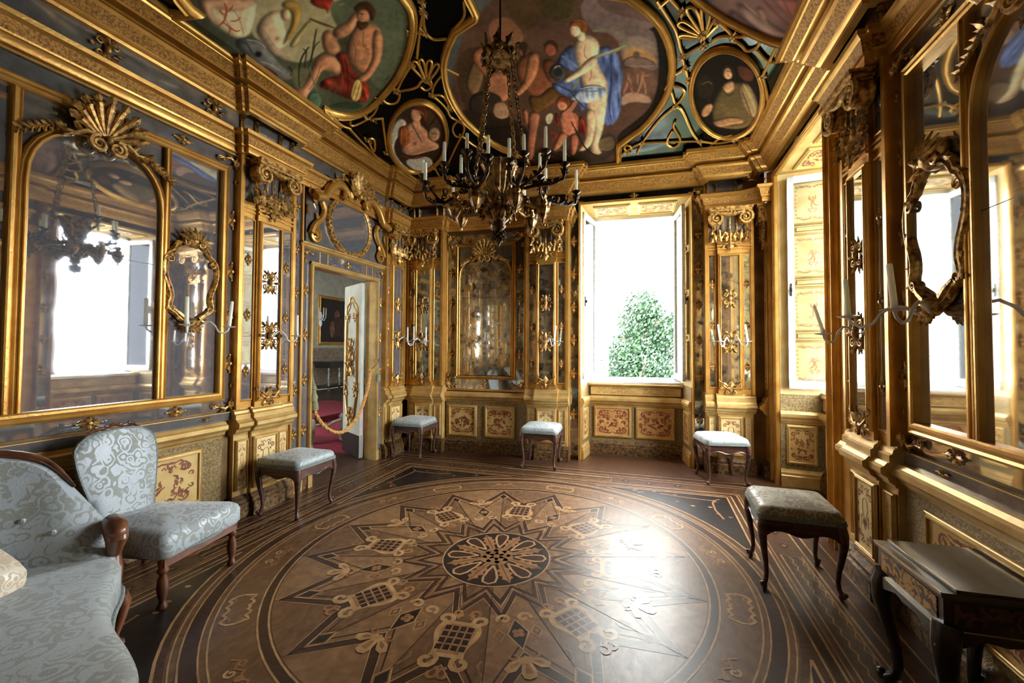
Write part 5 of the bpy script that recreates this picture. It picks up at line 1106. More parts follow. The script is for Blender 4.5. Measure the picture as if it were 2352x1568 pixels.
# ------------------------------------------------------------------ doorway, overdoor, open door, rope
D1 = sgroup('door_1', ML @ T(4.23, 0, 0)); U = lambda u: u-4.23
b = MB()
for s in (-1,1):
    x = s*.575; b.mold([(x,0.13),(x,2.39)], [(o-.02,w+.004) for o,w in fprof(.05,.045)]); x = s*.715; b.mold([(x,0.13),(x,2.56)], [(o-.018,w+.004) for o,w in fprof(.036,.05)])
    b.box((s*.575-.03,0,0),(s*.575+.03,.13,.05)); b.box((s*.715-.025,0,0),(s*.715+.025,.13,.055))
    b.box((min(s*.565,s*.60),0,-.15),(max(s*.565,s*.60),2.39,.0))
b.mold([(-.60,2.40),(.60,2.40)], [(o-.02,w+.004) for o,w in fprof(.05,.045)]); b.mold([(-.76,2.575),(.76,2.575)], [(o-.03,w+.004) for o,w in fprof(.06,.075)])
b.box((-.60,2.375,-.15),(.60,2.40,0)); mk('door_frame', b, GOLDP, D1, None, 40)
for s in (-1,1):
    b = MB(); pane(b, *sorted((s*.598,s*.700)), .13, 2.545, .012); mk('mirror_strip', b, MIRB, D1, None, 0)
    for v in (.62,1.15,1.62,2.1): inst('ornament', OSM, D1, s*.648, v, .014, .95)
    inst('corner_ornament', OCO, D1, s*.66, 2.50, .016, .6, 0, s < 0)
    b = MB(); b.box((s*.60-.0,0,-.003),(s*.72,.13,.035)) if s > 0 else b.box((-.72,0,-.003),(-.60,.13,.035)); mk('plinth_block', b, WOODB, D1, None, 0)
b = MB(); pane(b, -.598,.598, 2.425, 2.545, .012); mk('mirror_strip', b, MIRB, D1, None, 0)
for u in (0,): inst('ornament', OSM, D1, u, 2.485, .014, .95, PI/2)
for u in (-.46,-.34,.34,.46): b = MB(); b.box((u-.008,2.425,.012),(u+.008,2.545,.02)); mk('glazing_bar', b, GOLDP, D1, None, 0)

t = thing('overdoor_mirror', 'oval overdoor mirror in a scrolled broken pediment above the doorway', 'mirror', ML @ T(4.25, 2.60, 0))
El = lambda ru, rv, n=28: [(ru*math.cos(2*PI*i/n), .36+rv*math.sin(2*PI*i/n)) for i in range(n)]
b = MB(); b.flat(El(.33,.315), .03); mk('oval_glass', b, MIRB, t, None, 0)
b = MB(); b.flat([(-.68,.0),(.68,0),(.68,.58),(-.68,.58)], .012); mk('ground_glass', b, MIRD, t, None, 0)
b = MB(); b.mold(El(.33,.315), [(-.004,.028),(.0,.045),(.018,.055),(.03,.045),(.05,.05),(.062,.04),(.066,.01)], True)
for i in range(40):
    a = 2*PI*i/40; b.ell((.352*math.cos(a), .36+.337*math.sin(a), .055),(.015,.015,.012),5,4)
mk('oval_frame', b, GOLDO, t, None, 45)
b = MB()
for s in (-1,1):
    a = [(s*.66,.50),(s*.60,.53),(s*.52,.53),(s*.49,.60),(s*.42,.70),(s*.30,.76),(s*.19,.735),(s*.14,.66)]
    a = smooth_poly(a, 2, False); b.tube([(p[0],p[1],.12) for p in a], [.044]*(len(a)-8)+[.044-.003*i for i in range(8)], 8); b.tube([(p[0]*1.0,p[1]+.055,.10) for p in a[:-6]], .022, 6)
    b.spiral((s*.185,.665), .066, .01, 1.6, 0 if s < 0 else PI, .028, .012, .13, None, 0, -s if s > 0 else 1)
    c = smooth_poly([(s*.50,.50),(s*.45,.42),(s*.50,.30),(s*.60,.22),(s*.64,.12)], 2, False); b.tube([(p[0],p[1],.05) for p in c], .032, 7)
    b.spiral((s*.58,.105), .075, .012, 1.7, PI/2, .024, .010, .045, None, 0, s)
    for v, aa in ((.46,.9),(.36,-1.9),(.25,-.8),(.17,1.9)): b.leaf((s*.56,v,.04), aa if s > 0 else PI-aa, .11, .05, .02, .02, 5, 2)
    b.leaf((s*.64,.52,.04), 1.2 if s > 0 else PI-1.2, .10, .05, .02, .02, 5, 2); b.leaf((s*.67,.42,.03), -PI/2, .12, .04, .02, .02, 5, 2)
mk('scroll_pediment', b, GOLD, t, None, 50)
b = MB()
for i in range(9): a = PI/2+(i-4)*.34; b.leaf((.03*math.cos(a),.73+.02*math.sin(a),.15), a, .27-.022*abs(i-4), .085, .03, .05, 6, 2.5)
for s in (-1,1):
    b.tube([(0,.74,.145),(s*.12,.80,.145),(s*.22,.85,.14),(s*.34,.80,.13),(s*.42,.76,.12)], [.02,.018,.015,.012,.006], 6)
    for x, y, aa in ((.13,.80,1.2),(.2,.84,.3),(.27,.83,1.5),(.33,.80,.2),(.4,.76,-.6)): b.leaf((s*x,y,.14), aa if s > 0 else PI-aa, .09, .045, .018, .02, 5, 2)
b.ell((0,.72,.16),(.04,.05,.04),8,5); mk('leaf_crest', b, GOLDO, t, None, 45)

t = thing('door_leaf', 'open grey panelled door with gold rococo mouldings seen through the doorway', 'door', T(-3.675, 4.765, .02) @ Matrix.Rotation(math.radians(150), 4, 'Z'))
b = MB(); b.box((0,-.022,.0),(.60,.022,2.34)); b.box((0,-.026,0),(.60,.026,.30)); mk('panel_board', b, GREYP, t, None, 0)
for sy in (1,-1):
    Mx = Matrix(((1,0,0,0),(0,0,-1 if sy < 0 else 1,.024*sy),(0,1,0,0),(0,0,0,1)))
    b = MB(); b.box((0.003,.003,.0),(.597,.29,.006)); mk('kick_plate', b, DARKP, t, Mx, 0)
    b = MB(); pth = smooth_poly([(.09,.42),(.51,.42),(.51,2.0),(.46,2.06),(.40,2.08),(.36,2.17),(.28,2.17),(.2,2.08),(.14,2.06),(.09,2.0)], 1)
    b.mold(pth, [(-.012,0),(-.008,.012),(0,.016),(.008,.010),(.012,0)], True); b.mold([(.3+(p[0]-.3)*.78, 1.25+(p[1]-1.25)*.92) for p in pth], [(-.008,0),(-.004,.010),(.004,.010),(.008,0)], True); mk('door_moulding', b, GOLD, t, Mx, 40)
    for u, v, s_ in ((.3,1.25,1.6),(.3,1.45,1.3),(.3,.52,1.2),(.16,1.9,.8),(.44,1.9,.8),(.47,.9,.9),(.13,.9,.9)): o = link('door_ornament', OMD if s_ > .85 else OSW, t, Mx @ TS(u,v,.004,s_))

t = thing('barrier_rope', 'twisted golden barrier rope hanging across the doorway', 'rope', T(-3.50, 4.22, 1.0))
K = [(0,-.52,.02),(0,-.50,-.14),(0,-.42,-.30),(0,-.28,-.44),(0,-.08,-.53),(0,.10,-.50),(0,.26,-.37),(0,.38,-.18),(0,.46,.02),(0,.485,.20)]
K = [(0, p[0], p[1]) for p in smooth_poly([(p[1], p[2]) for p in K], 3, False)]
b = MB()
for q in range(3):
    pts = []; 
    for i, p in enumerate(K):
        a = i*.75+q*2*PI/3; d = Vector(K[min(i+1,len(K)-1)])-Vector(K[max(i-1,0)]); d.normalize(); n1 = Vector((1,0,0)); n2 = d.cross(n1); pts.append(Vector(p)+(n1*math.cos(a)+n2*math.sin(a))*.011)
    b.tube(pts, .0125, 6)
mk('rope', b, ROPE, t, None, 60)
b = MB()
for y, z in ((-.52,.0),(-.50,-.10)):
    b.lathe([(.012,.10),(.03,.06),(.034,.04),(.02,.03),(.030,.0),(.042,-.07),(.036,-.09),(.001,-.09)], 10, (.03,y,z)); b.tube([(.0,y,z+.22),(.02,y-.01,z+.16),(.03,y,z+.09)], .012, 6)
mk('tassel', b, TASS, t, None, 40)
b = MB(); b.lathe([(.010,.20),(.012,.05),(.03,.03),(.034,.0),(.03,-.06),(.001,-.06)], 10, (.045,.585,.10)); mk('tassel', b, TASS, t, None, 40)
b = MB(); b.tube([(0,.485,.20),(.03,.53,.24),(.045,.585,.30)], .006, 5); b.box((-.01,.57,.28),(.05,.60,.34)); mk('hook', b, BRASS, t, None, 40)
# ------------------------------------------------------------------ windows
def window(name, M, uc, leafs, shutters):
    t = sgroup(name, M @ T(uc, 0, 0)); DP = .64; OW = .61
    # mirrored architrave round the opening
    b = MB()
    for s in (-1,1):
        for x in (.715,.862): b.mold([(s*x,.0),(s*x,3.46 if x < .8 else 3.55)], [(o-.016,w+.004) for o,w in fprof(.034,.05 if x < .8 else .06)])
    b.mold([(-.73,3.455),(.73,3.455)], [(o-.018,w+.004) for o,w in fprof(.036,.05)]); mk('frame', b, GOLD, t, None, 25)
    for s in (-1,1):
        b = MB(); pane(b, *sorted((s*.735,s*.845)), .05, 3.545, .012); mk('mirror_strip', b, MIRO if M is MB_ else MIRB, t, None, 0)
        for v in (.60,1.15,1.60,2.05,2.50,2.95): inst('ornament', OSM, t, s*.79, v, .014, 1.1)
        inst('corner_ornament', OCO, t, s*.79, 3.48, .016, .7, 0, s < 0)
    b = MB(); pane(b, -.735,.735, 3.475, 3.555, .012); mk('mirror_strip', b, MIRC, t, None, 0); inst('ornament', OSM, t, 0, 3.515, .014, .9, PI/2)
    # parapet below the sill
    b = MB(); b.box((-.70,0,-.46),(.70,1.0,-.40)); mk('parapet', b, STIP, t, None, 0)
    b = MB(); ext(b, [(w-.40,v-.04) for w,v in RAIL(-.02)], -.70,.70); ext(b, [(-.40,.96),(-.37,.965),(-.36,.985),(-.375,1.0),(-.40,1.0)], -.70,.70); mk('parapet_rail', b, GOLDP, t, None, 20)
    b = MB(); ext(b, [(w-.40,v) for w,v in PLIN(0)], -.70,.70); mk('plinth', b, WOODB, t, None, 20)
    for i, (a, c) in enumerate(((-.53,-.075),(.045,.50))): painted(t, a, c, .27, .645, -.385, 0, 50+i, .03, mat('parapet_paint', S(206,160,96), S(176,128,72), 8, .5, .1))
    painted(t, -.60, .60, .845, .945, -.392, 0, 53, .012)
    b = MB(); b.box((-.70,1.0,-.74),(.70,1.025,-.375)); b.box((-.64,1.025,-.74),(.64,1.05,-.56)); mk('sill', b, WPAINT, t, None, 0)
    # splayed embrasure sides with painted shutters
    for s in (-1,1):
        wv = Vector((-s*DP, 0, -s*s*(.70-OW)*-1)); a0 = Vector((s*.70,0,0)); a1 = Vector((s*OW,0,-DP)); d = (a0-a1).normalized()
        Wn = Vector((-s*d.z*1.0, 0, s*d.x)); 
        if Wn.x*s > 0: Wn = -Wn
        V = Vector((0,1,0)); Uv = V.cross(Wn); mid = (a0+a1)/2; Mx = Matrix((Uv, V, Wn)).transposed().to_4x4(); Mx.translation = mid; L = (a0-a1).length/2
        b = MB(); b.box((-L,0,-.03),(L,3.46,0)); g = mk('embrasure_side', b, CREAMW, t, Mx, 0)
        for k in range(4): v0 = 1.10+.585*k; painted(g, -.19,.19, v0+.02, v0+.47, .012, 2, 60+k, .024, CREAMW, ARABP)
        for k in range(3): painted(g, -.15,.15, 1.62+.585*k, 1.66+.585*k, .008, 1, 70+k, .006, CREAMW, ARABP)
        f0 = -L if Uv.z > 0 else .02; hi = Uv.z > 0       # lower dado part of the side, room end only
        x0, x1 = (L-.40, L) if hi else (-L, -L+.40)
        painted(g, x0+.08, x1-.08, .27, .645, .012, 0, 80, .024); b = MB(); b.box((x0,0,0),(x1,1.0,.006)); mk('lower_ground', b, STIP, g, None, 0)
        b = MB(); ext(b, [(w*.5,v-.04) for w,v in RAIL()], x0, x1); ext(b, [(w*.6,v) for w,v in PLIN()], x0, x1); mk('lower_rail', b, GOLDP, g, None, 20)
    b = MB(); b.box((-.70,3.45,-.74),(.70,3.50,0)); o = mk('soffit', b, CREAM, t, None, 0)
    Ms = Matrix(((1,0,0,0),(0,0,-1,3.45),(0,1,0,-.30),(0,0,0,1)))
    Ms = Matrix(((-1,0,0,0),(0,0,-1,3.45),(0,-1,0,-.33),(0,0,0,1)))
    g = sg = bpy.data.objects.new('soffit_panels', None); COL.objects.link(g); g.parent = t; g.matrix_local = Ms; g.empty_display_size = .05
    for i, x in enumerate((-.30,.30)): painted(g, x-.22, x+.22, -.2, .2, .012, 0, 90+i, .03)
    # fixed outer frame
    b = MB()
    for s in (-1,1): b.box(sorted_box((s*OW,1.02,-.70),(s*(OW-.045),3.45,-.64)))if False else b.box((min(s*OW,s*(OW-.045)),1.02,-.70),(max(s*OW,s*(OW-.045)),3.45,-.64))
    b.box((-OW,3.40,-.70),(OW,3.45,-.64)); b.box((-OW,1.02,-.72),(OW,1.07,-.62)); mk('window_frame', b, WPAINT, t, None, 0)
    # casement leaves, opened into the room along the sides of the embrasure
    for s, ang in leafs:
        Lw, H = .555, 2.31; b = MB()
        for x0,x1,y0,y1 in ((0,.06,0,H),(Lw-.06,Lw,0,H),(0,Lw,0,.085),(0,Lw,H-.07,H)): b.box((x0,y0,-.02),(x1,y1,.02))
        Mh = T(s*(OW-.05), 1.07, -.62) @ Matrix.Rotation(math.radians(ang if s < 0 else 180-ang), 4, 'Y')
        Mh = T(s*(OW-.05), 1.07, -.62) @ Matrix.Rotation(-math.radians(ang) if s < 0 else PI+math.radians(ang), 4, 'Y')
        c = mk('casement', b, WPAINT, t, Mh, 0)
        b = MB(); b.box((.06,.085,-.002),(Lw-.06,H-.07,.002)); mk('window_pane', b, GLASSM, c, None, 0)
        b = MB(); b.box((Lw-.034,1.0,-.035),(Lw-.022,1.14,-.02)); b.ell((Lw-.028,1.07,-.045),(.012,.03,.012),6,4); mk('handle', b, IRON, c, None, 0)
    for s, ang in shutters:
        b = MB(); Lw, H = .56, 2.34
        for x0,x1,y0,y1 in ((0,.06,0,H),(Lw-.06,Lw,0,H),(0,Lw,0,.09),(0,Lw,H-.09,H),(0,Lw,H*.5-.05,H*.5+.05)): b.box((x0,y0,-.02),(x1,y1,.02))
        for k in range(46):
            y = .11+.048*k
            if abs(y-H*.5) > .06 and y < H-.1: b.add([(.06,y,-.016),(Lw-.06,y,-.016),(Lw-.06,y+.036,.016),(.06,y+.036,.016)], [(0,1,2,3)])
        mk('louvred_shutter', b, WPAINT, t, T(s*(OW+.01), 1.05, -.78) @ Matrix.Rotation(math.radians(ang) if s < 0 else PI-math.radians(ang), 4, 'Y'), 0)
    return t
window('window_1', MB_, 0, [(-1,103),(1,96)], [(-1,70),(1,110)])
window('window_2', MR, -4.57, [(-1,97),(1,97)], [(-1,110),(1,110)])
# gold pier between the right window and the front pilaster, closing the wall
b = MB(); b.box((-3.70,0,-.005),(-3.49,3.2,.02)); struct(mk('trim_8', b, GOLD, None, MR, 0))

# ------------------------------------------------------------------ skirting along plain stretches
for i, (nm, M, a, c) in enumerate((('baseboard_left', ML, YF, .19),('baseboard_front', MFR, -1.38, 3.48),('baseboard_right', MR, -.22, -YF))):
    b = MB(); ext(b, PLIN(), a, c); struct(mk(nm, b, WOODB, None, M, 20))
# mirror-clad wall behind the viewer, seen only in reflections
t = thing('mirror_panelling', 'gold-framed mirror panelling on the wall behind the viewer', 'wall panel', MFR @ T(1.05, .9, 0))
for i in range(5):
    x = -2.1+i*1.05; b = MB(); pane(b, x-.38, x+.38, .25, 2.2, .02); mk('mirror_glass', b, MIRO, t, None, 0); b = MB(); frame_m(b, x-.38, x+.38, .25, 2.2, .06, .04, .01); mk('frame', b, GOLD, t, None, 30)
b = MB(); ext(b, RAIL(), -2.45, 2.45); b.xf(T(0,-.9,0)); mk('rail', b, GOLDP, t, None, 20)

# ------------------------------------------------------------------ room beyond the doorway
AX, AY0, AY1, AZ = -11.0, 2.6, 14.5, 4.6
b = MB(); b.box((AX,AY0,-.05),(XL-.155,AY1,-.001)); struct(mk('floor_2', b, WD[4], None, None, 0))
b = MB(); b.box((AX,AY0,AZ),(XL-.155,AY1,AZ+.1)); struct(mk('ceiling_2', b, GREYP, None, None, 0))
SILK = mat('figured_silk', S(166,148,126), S(120,100,82), 7, .6, 0, .1, 12, dist=1.5, stretch=(1,1,3))
b = MB(); b.box((AX-.1,AY0,1.45),(AX,AY1,AZ)); b.box((AX-.1,AY0,0),(AX,AY1,1.45),1); struct(mk('wall_far', b, [GREYP, SILK], None, None, 0))
b = MB(); b.box((AX,AY1-.1,0),(XL-.155,AY1,AZ)); b.box((XL-.25,YB+.2,0),(XL-.155,AY1,AZ))
for x0, x1, z0, z1 in ((AX,AX+2.5,0,AZ),(AX+3.8,XL-.155,0,AZ),(AX+2.5,AX+3.8,0,1.0),(AX+2.5,AX+3.8,3.0,AZ)): b.box((x0,AY0-.1,z0),(x1,AY0,z1))  # wall pieces round an unseen opening, added to let sky light into this room
struct(mk('wall_side', b, GREYP, None, None, 0))
b = MB(); b.box((-8.6,4.95,.0),(-3.72,9.6,.012)); tag(mk('carpet', b, RED, None, None, 0), 'crimson carpet on the floor of the room beyond the doorway', 'carpet')
MF = frame(Vector((0,1,0)), Vector((0,0,1)), Vector((1,0,0)), Vector((AX,0,0)))
t = thing('framed_portrait', 'dark portrait in a thin gold frame on the far wall of the next room', 'painting', MF @ T(12.75, 1.62, .0))
b = MB(); b.box((-.80,.05,.0),(.80,1.58,.03)); 
for q, (x, y, r1, r2) in enumerate(((.02,1.05,.13,.17),(.05,.62,.30,.36),(-.22,.5,.12,.3),(.3,.45,.14,.28))): b.flat([(x+r1*math.cos(i*PI/8), y+r2*math.sin(i*PI/8)) for i in range(16)], .031+.0005*q, 1 if q in (0,2) else 2)
mk('canvas', b, [mat('dark_canvas', S(40,28,24), S(26,18,16), 3, .35), mat('painted_flesh', S(150,100,72), S(110,66,46), 9, .5), mat('painted_robe', S(84,50,40), S(50,30,26), 6, .5)], t, None, 0)
b = MB(); frame_m(b, -.80,.80,.05,1.58,.11,.07,0); mk('frame', b, GOLD, t, None, 30)
t = thing('console_table', 'black console table with silver turned legs in the next room', 'table', T(-10.5, 12.4, 0))
b = MB(); b.box((-.35,-.9,.92),(.35,.9,1.0)); b.box((-.30,-.85,.78),(.30,.85,.92)); mk('table_top', b, BLACKW, t, None, 0)
for y in (-.75,-.25,.25,.75):
    b = MB(); b.lathe([(.05,.0),(.06,.05),(.03,.1),(.05,.3),(.06,.5),(.03,.62),(.055,.7),(.05,.78)], 10, (.2,y,0)); mk('leg', b, mat('silvered_leg', S(150,148,140), S(110,106,98), 10, .3, .6), t)
b = MB(); b.box((-.3,-.85,.12),(.3,.85,.18)); mk('lower_shelf', b, BLACKW, t, None, 0)
t = thing('white_gilt_stool', 'white and gilt stool with curved legs just inside the next room', 'stool', T(-4.95, 5.28, 0))
b = MB(); b.box((-.26,-.30,.36),(.26,.30,.45)); mk('seat', b, RED, t, None, 0)
for sx in (-1,1):
    for sy in (-1,1):
        b = MB(); b.tube([(sx*.25,sy*.28,.42),(sx*.29,sy*.32,.36),(sx*.29,sy*.32,.27),(sx*.25,sy*.28,.14),(sx*.25,sy*.28,.05),(sx*.28,sy*.31,.012)], [.04,.045,.035,.022,.02,.028], 8); mk('leg', b, GREYP, t, None, 60)
b = MB()
for sy in (-1,1): b.tube([(-.26,sy*.30,.35),(-.1,sy*.31,.33),(0,sy*.31,.30),(.1,sy*.31,.33),(.26,sy*.30,.35)], .025, 6)
for sx in (-1,1): b.tube([(sx*.27,-.30,.35),(sx*.28,-.1,.33),(sx*.28,0,.30),(sx*.28,.1,.33),(sx*.27,.30,.35)], .025, 6)
mk('apron', b, GREYP, t, None, 60)
t = thing('crystal_girandole', 'small crystal wall light with candles beside the portrait in the next room', 'wall light', MF @ T(11.86, 2.55, 0))
b = MB(); b.lathe([(.03,-.35),(.06,-.25),(.03,-.1),(.07,0),(.03,.15)], 8, (0,0,0)); b.xf(Matrix.Rotation(-PI/2,4,'X')); b.xf(T(0,0,.12)); mk('stem', b, CRYST, t)
for s in (-1,0,1):
    b = MB(); b.tube([(0,-.1,.12),(s*.1,-.14,.18),(s*.16,-.02,.2+.05*(s==0)),(s*.16,.05,.2+.05*(s==0))], .014, 6); mk('candle_arm', b, CRYST, t)
    b = MB(); b.box((s*.16-.014,.05,.19+.05*(s==0)),(s*.16+.014,.30,.218+.05*(s==0))); mk('candle_tube', b, WAX, t)

# ------------------------------------------------------------------ outside the windows
GRS = mat('lawn_and_gravel', S(76,92,56), S(110,104,84), 3, .9)
b = MB(); b.add([(-40,7.2,-3.5),(40,7.2,-3.5),(40,60,-3.5),(-40,60,-3.5)], [(0,1,2,3)]); b.add([(2.6,-30,-3.5),(40,-30,-3.5),(40,7.2,-3.5),(2.6,7.2,-3.5)], [(0,1,2,3)]); struct(mk('ground', b, GRS, None, None, 0))
t = thing('palace_wing', 'pale facade with balcony cornice and windows across the courtyard', 'building', T(-3, 30, -3.5))
b = MB(); b.box((-14,0,0),(10,8,24)); b.box((-14,-.5,15.2),(10,0,15.6)); mk('facade', b, LEATHER, t, None, 0)
for x in (-8,-4,0,4,8):
    for z in (4,9.5,17):
        b = MB(); b.box((x-.7,-.06,z),(x+.7,.0,z+2.4)); f = mk('window_surround', b, WPAINT, t, None, 0); b = MB(); b.box((x-.5,-.08,z+.1),(x+.5,-.06,z+2.3)); mk('window_glass', b, mat('far_glass', S(170,180,186), S(150,160,170), 2, .2), f, None, 0)
b = MB(); b.box((2.2,-1.2,15.0),(6.4,-.1,15.2)); 
for i in range(22): b.box((2.3+i*.19,-1.2,15.2),(2.34+i*.19,-1.16,16.0))
b.box((2.2,-1.22,16.0),(6.4,-1.14,16.08)); mk('balcony', b, mat('terracotta_rail', S(170,120,100), S(150,100,84), 4, .7), t, None, 0)
LEAF = [mat('leaf_green', S(44,72,40), S(26,48,28), 3, .6), mat('leaf_dark', S(24,42,28), S(13,26,17), 3, .6), mat('leaf_light', S(66,94,50), S(44,72,36), 3, .6)]
def tree(label, x, y, z0, h, blobs, seed, n=2600):
    t = thing('leafy_tree', label, 'tree', T(x, y, z0)); rnd = random.Random(seed)
    b = MB(); b.tube([(0,0,0),(.1,0,h*.3),(-.1,.1,h*.55),(.15,0,h*.8)], [.28,.22,.15,.06], 8)
    for i in range(7): a = i*2.4; zz = h*(.28+.08*i); b.tube([(0,0,zz),(.8*math.cos(a),.8*math.sin(a),zz+.7),(1.5*math.cos(a),1.4*math.sin(a),zz+1.2)], [.10,.06,.03], 6)
    mk('trunk', b, mat('bark', S(110,96,80), S(70,60,50), 8, .8), t)
    b = MB(); tot = sum(r**2 for *_, r in blobs)
    for bx, by, bz, r in blobs:
        for i in range(int(n*r*r/tot)):
            d = Vector((rnd.gauss(0,1),rnd.gauss(0,1),rnd.gauss(0,1))).normalized()*r*(rnd.random()**.35); p = Vector((bx,by,bz))+d
            s_ = rnd.uniform(.045,.095); u = Vector((rnd.gauss(0,1),rnd.gauss(0,1),rnd.gauss(0,1))).normalized(); v = u.orthogonal().normalized(); w = u.cross(v)
            b.add([p-v*s_, p+w*s_*.5, p+v*s_, p-w*s_*.5], [(0,1,2,3)], rnd.choice((0,0,1,2)))
    o = mk('foliage', b, LEAF, t, None, 0); o['kind'] = 'stuff'
tree('leafy green tree seen through the open back window', -.22, 17.5, -3.5, 7.9, [(0,0,6.7,.72),(.32,.1,6.3,.8),(-.3,0,6.0,.7),(.85,0,5.8,.75),(1.05,0,5.1,.6),(.1,.3,5.3,.9),(-.5,0,5.0,.8),(-.9,0,4.3,.9),(0,-.2,4.2,1.0),(.65,0,4.3,.9),(-.7,0,3.4,.95),(.2,0,3.3,1.0),(.95,0,3.5,.75),(-.3,0,2.5,1.2),(.7,0,2.5,1.0)], 4, 30000)
# ------------------------------------------------------------------ furniture
def cushion_block(b, hx, hy, z0, z1, r=.03, dome=.02, n=14, fx=None, sub=4):
    """upholstered block: rounded rim and gently domed top; fx maps (x,y) for shaped seats"""
    fx = fx or (lambda x, y: (x, y)); rows = []
    def ring(k, z):
        pts = []; rc = min(.05, hx*.3, hy*.3)
        for cx_, cy_, a0 in ((hx-rc,hy-rc,0),(-hx+rc,hy-rc,PI/2),(-hx+rc,-hy+rc,PI),(hx-rc,-hy+rc,1.5*PI)):
            for i in range(sub+1): a = a0+PI/2*i/sub; pts.append((cx_+rc*math.cos(a), cy_+rc*math.sin(a)))
            # a few points along the side
        full = []
        for i in range(len(pts)):
            a, c = pts[i], pts[(i+1)%len(pts)]; full.append(a); L = math.hypot(c[0]-a[0], c[1]-a[1])
            if L > .08:
                for q in range(1, 6): full.append((a[0]+(c[0]-a[0])*q/6, a[1]+(c[1]-a[1])*q/6))
        return [(*fx(x*k, y*k), z) for x, y in full]
    prof = [(1-.25*r/min(hx,hy),z0),(1,z0+.12*(z1-z0)),(1,z1-r*1.1),(1-.18*r/min(hx,hy),z1-r*.55),(1-.6*r/min(hx,hy),z1-r*.15),(1-1.3*r/min(hx,hy),z1)]
    prof += [(k*prof[-1][0], z1+dome*(1-k*k)) for k in (.85,.65,.45,.25)]
    rings = [ring(k, z) for k, z in prof]; m = len(rings[0]); vs = [p for r_ in rings for p in r_]; vs.append((*fx(0,0), z1+dome))
    fs = [tuple(range(m-1,-1,-1))]+[(i*m+k, i*m+(k+1)%m, (i+1)*m+(k+1)%m, (i+1)*m+k) for i in range(len(rings)-1) for k in range(m)]
    e = len(vs)-1; a = (len(rings)-1)*m; fs += [(a+k, a+(k+1)%m, e) for k in range(m)]; b.add(vs, fs)
def cab_leg(b, sx, sy, hx, hy, H, k=1.0):
    d = (sx*.7071, sy*.7071); o = (sx*(hx-.022), sy*(hy-.022)); P = lambda off, z: (o[0]+d[0]*off*k, o[1]+d[1]*off*k, z)
    b.tube([P(0,H),(P(.012,H*.88)),P(.014,H*.76),P(.0,H*.55),P(-.016,H*.36),P(-.022,H*.2),P(-.014,H*.10),P(.004,H*.05),P(.022,H*.035)], [.030*k,.030*k,.026*k,.020*k,.016*k,.014*k,.014*k,.016*k,.012*k], 8)
    b.ell((*P(.018,0)[:2], H*.07),(.016*k,.016*k,.014*k),8,5); b.lathe([(.014*k,0),(.018*k,.012),(.014*k,.03),(.012*k,H*.06)], 8, (*P(-.002,0)[:2],0))
def stool_meshes(hx=.228, hy=.228, H=.425, dam=None):
    L = []
    b = MB(); cushion_block(b, hx+.004, hy+.004, H+.022, H+.085, .035, .028); L.append(('seat', b.mesh('seat', [dam], 50)))
    b = MB(); 
    for z, r in ((H+.014,.010),(H+.028,.006)):
        c = .035; pts = []
        for cx_, cy_, a0 in ((hx-c,hy-c,0),(-hx+c,hy-c,PI/2),(-hx+c,-hy+c,PI),(hx-c,-hy+c,1.5*PI)):
            for i in range(5): a = a0+PI/2*i/4; pts.append((cx_+(c+.006)*math.cos(a), cy_+(c+.006)*math.sin(a), z))
        b.tube(pts, r, 6, True)
    L.append(('braid', b.mesh('braid', [TRIM], 60)))
    b = MB(); top = H+.012
    def side(h): # serpentine lower edge
        xs = [i/14*2-1 for i in range(15)]; lo = [H-.055-.05*(abs(x)**4)+.012*math.cos(x*PI*1.0)*-1-.018*math.exp(-(x*3.0)**2) for x in xs]
        return [(x*(h-.03), z) for x, z in zip(xs, lo)]+[((h-.03), top), (-(h-.03), top)]
    for s in (-1,1):
        y0, y1 = sorted((s*(hy-.004), s*(hy-.026))); b.prism(side(hx), y0, y1, 0, (0,2,1)); x0, x1 = sorted((s*(hx-.004), s*(hx-.026))); b.prism(side(hy), x0, x1, 0, (1,2,0))
        e = side(hx)[:15]; b.tube([(p[0], s*(hy-.003), p[1]+.002) for p in e], .006, 5); e = side(hy)[:15]; b.tube([(s*(hx-.003), p[0], p[1]+.002) for p in e], .006, 5)
    L.append(('apron', b.mesh('apron', [DWOOD], 40)))
    legs = []
    for sx in (-1,1):
        for sy in (-1,1): b = MB(); cab_leg(b, sx, sy, hx, hy, H); legs.append(('leg', b.mesh('leg', [DWOOD], 60)))
    return L+legs
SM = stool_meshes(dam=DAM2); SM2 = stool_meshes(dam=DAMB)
def stool(label, x, y, rz, ms=SM):
    t = thing('upholstered_stool', label, 'stool', T(x, y, .006) @ Matrix.Rotation(rz, 4, 'Z'), 'damask stools along the walls')
    for nm, me in ms: link(nm, me, t)
stool('pale damask stool with curved walnut legs standing left of the doorway', -3.10, 3.13, 0)
stool('damask stool pushed into the back left corner beside the doorway', -3.11, 5.17, .03)
stool('smooth pale stool below the pilaster left of the back window', -1.31, 5.24, .04)
stool('stool turned askew between the two windows', .79, 5.25, .20)
stool('shadowed beige damask stool on the window side in front of the right pilaster', .905, 3.19, -.02, SM2)

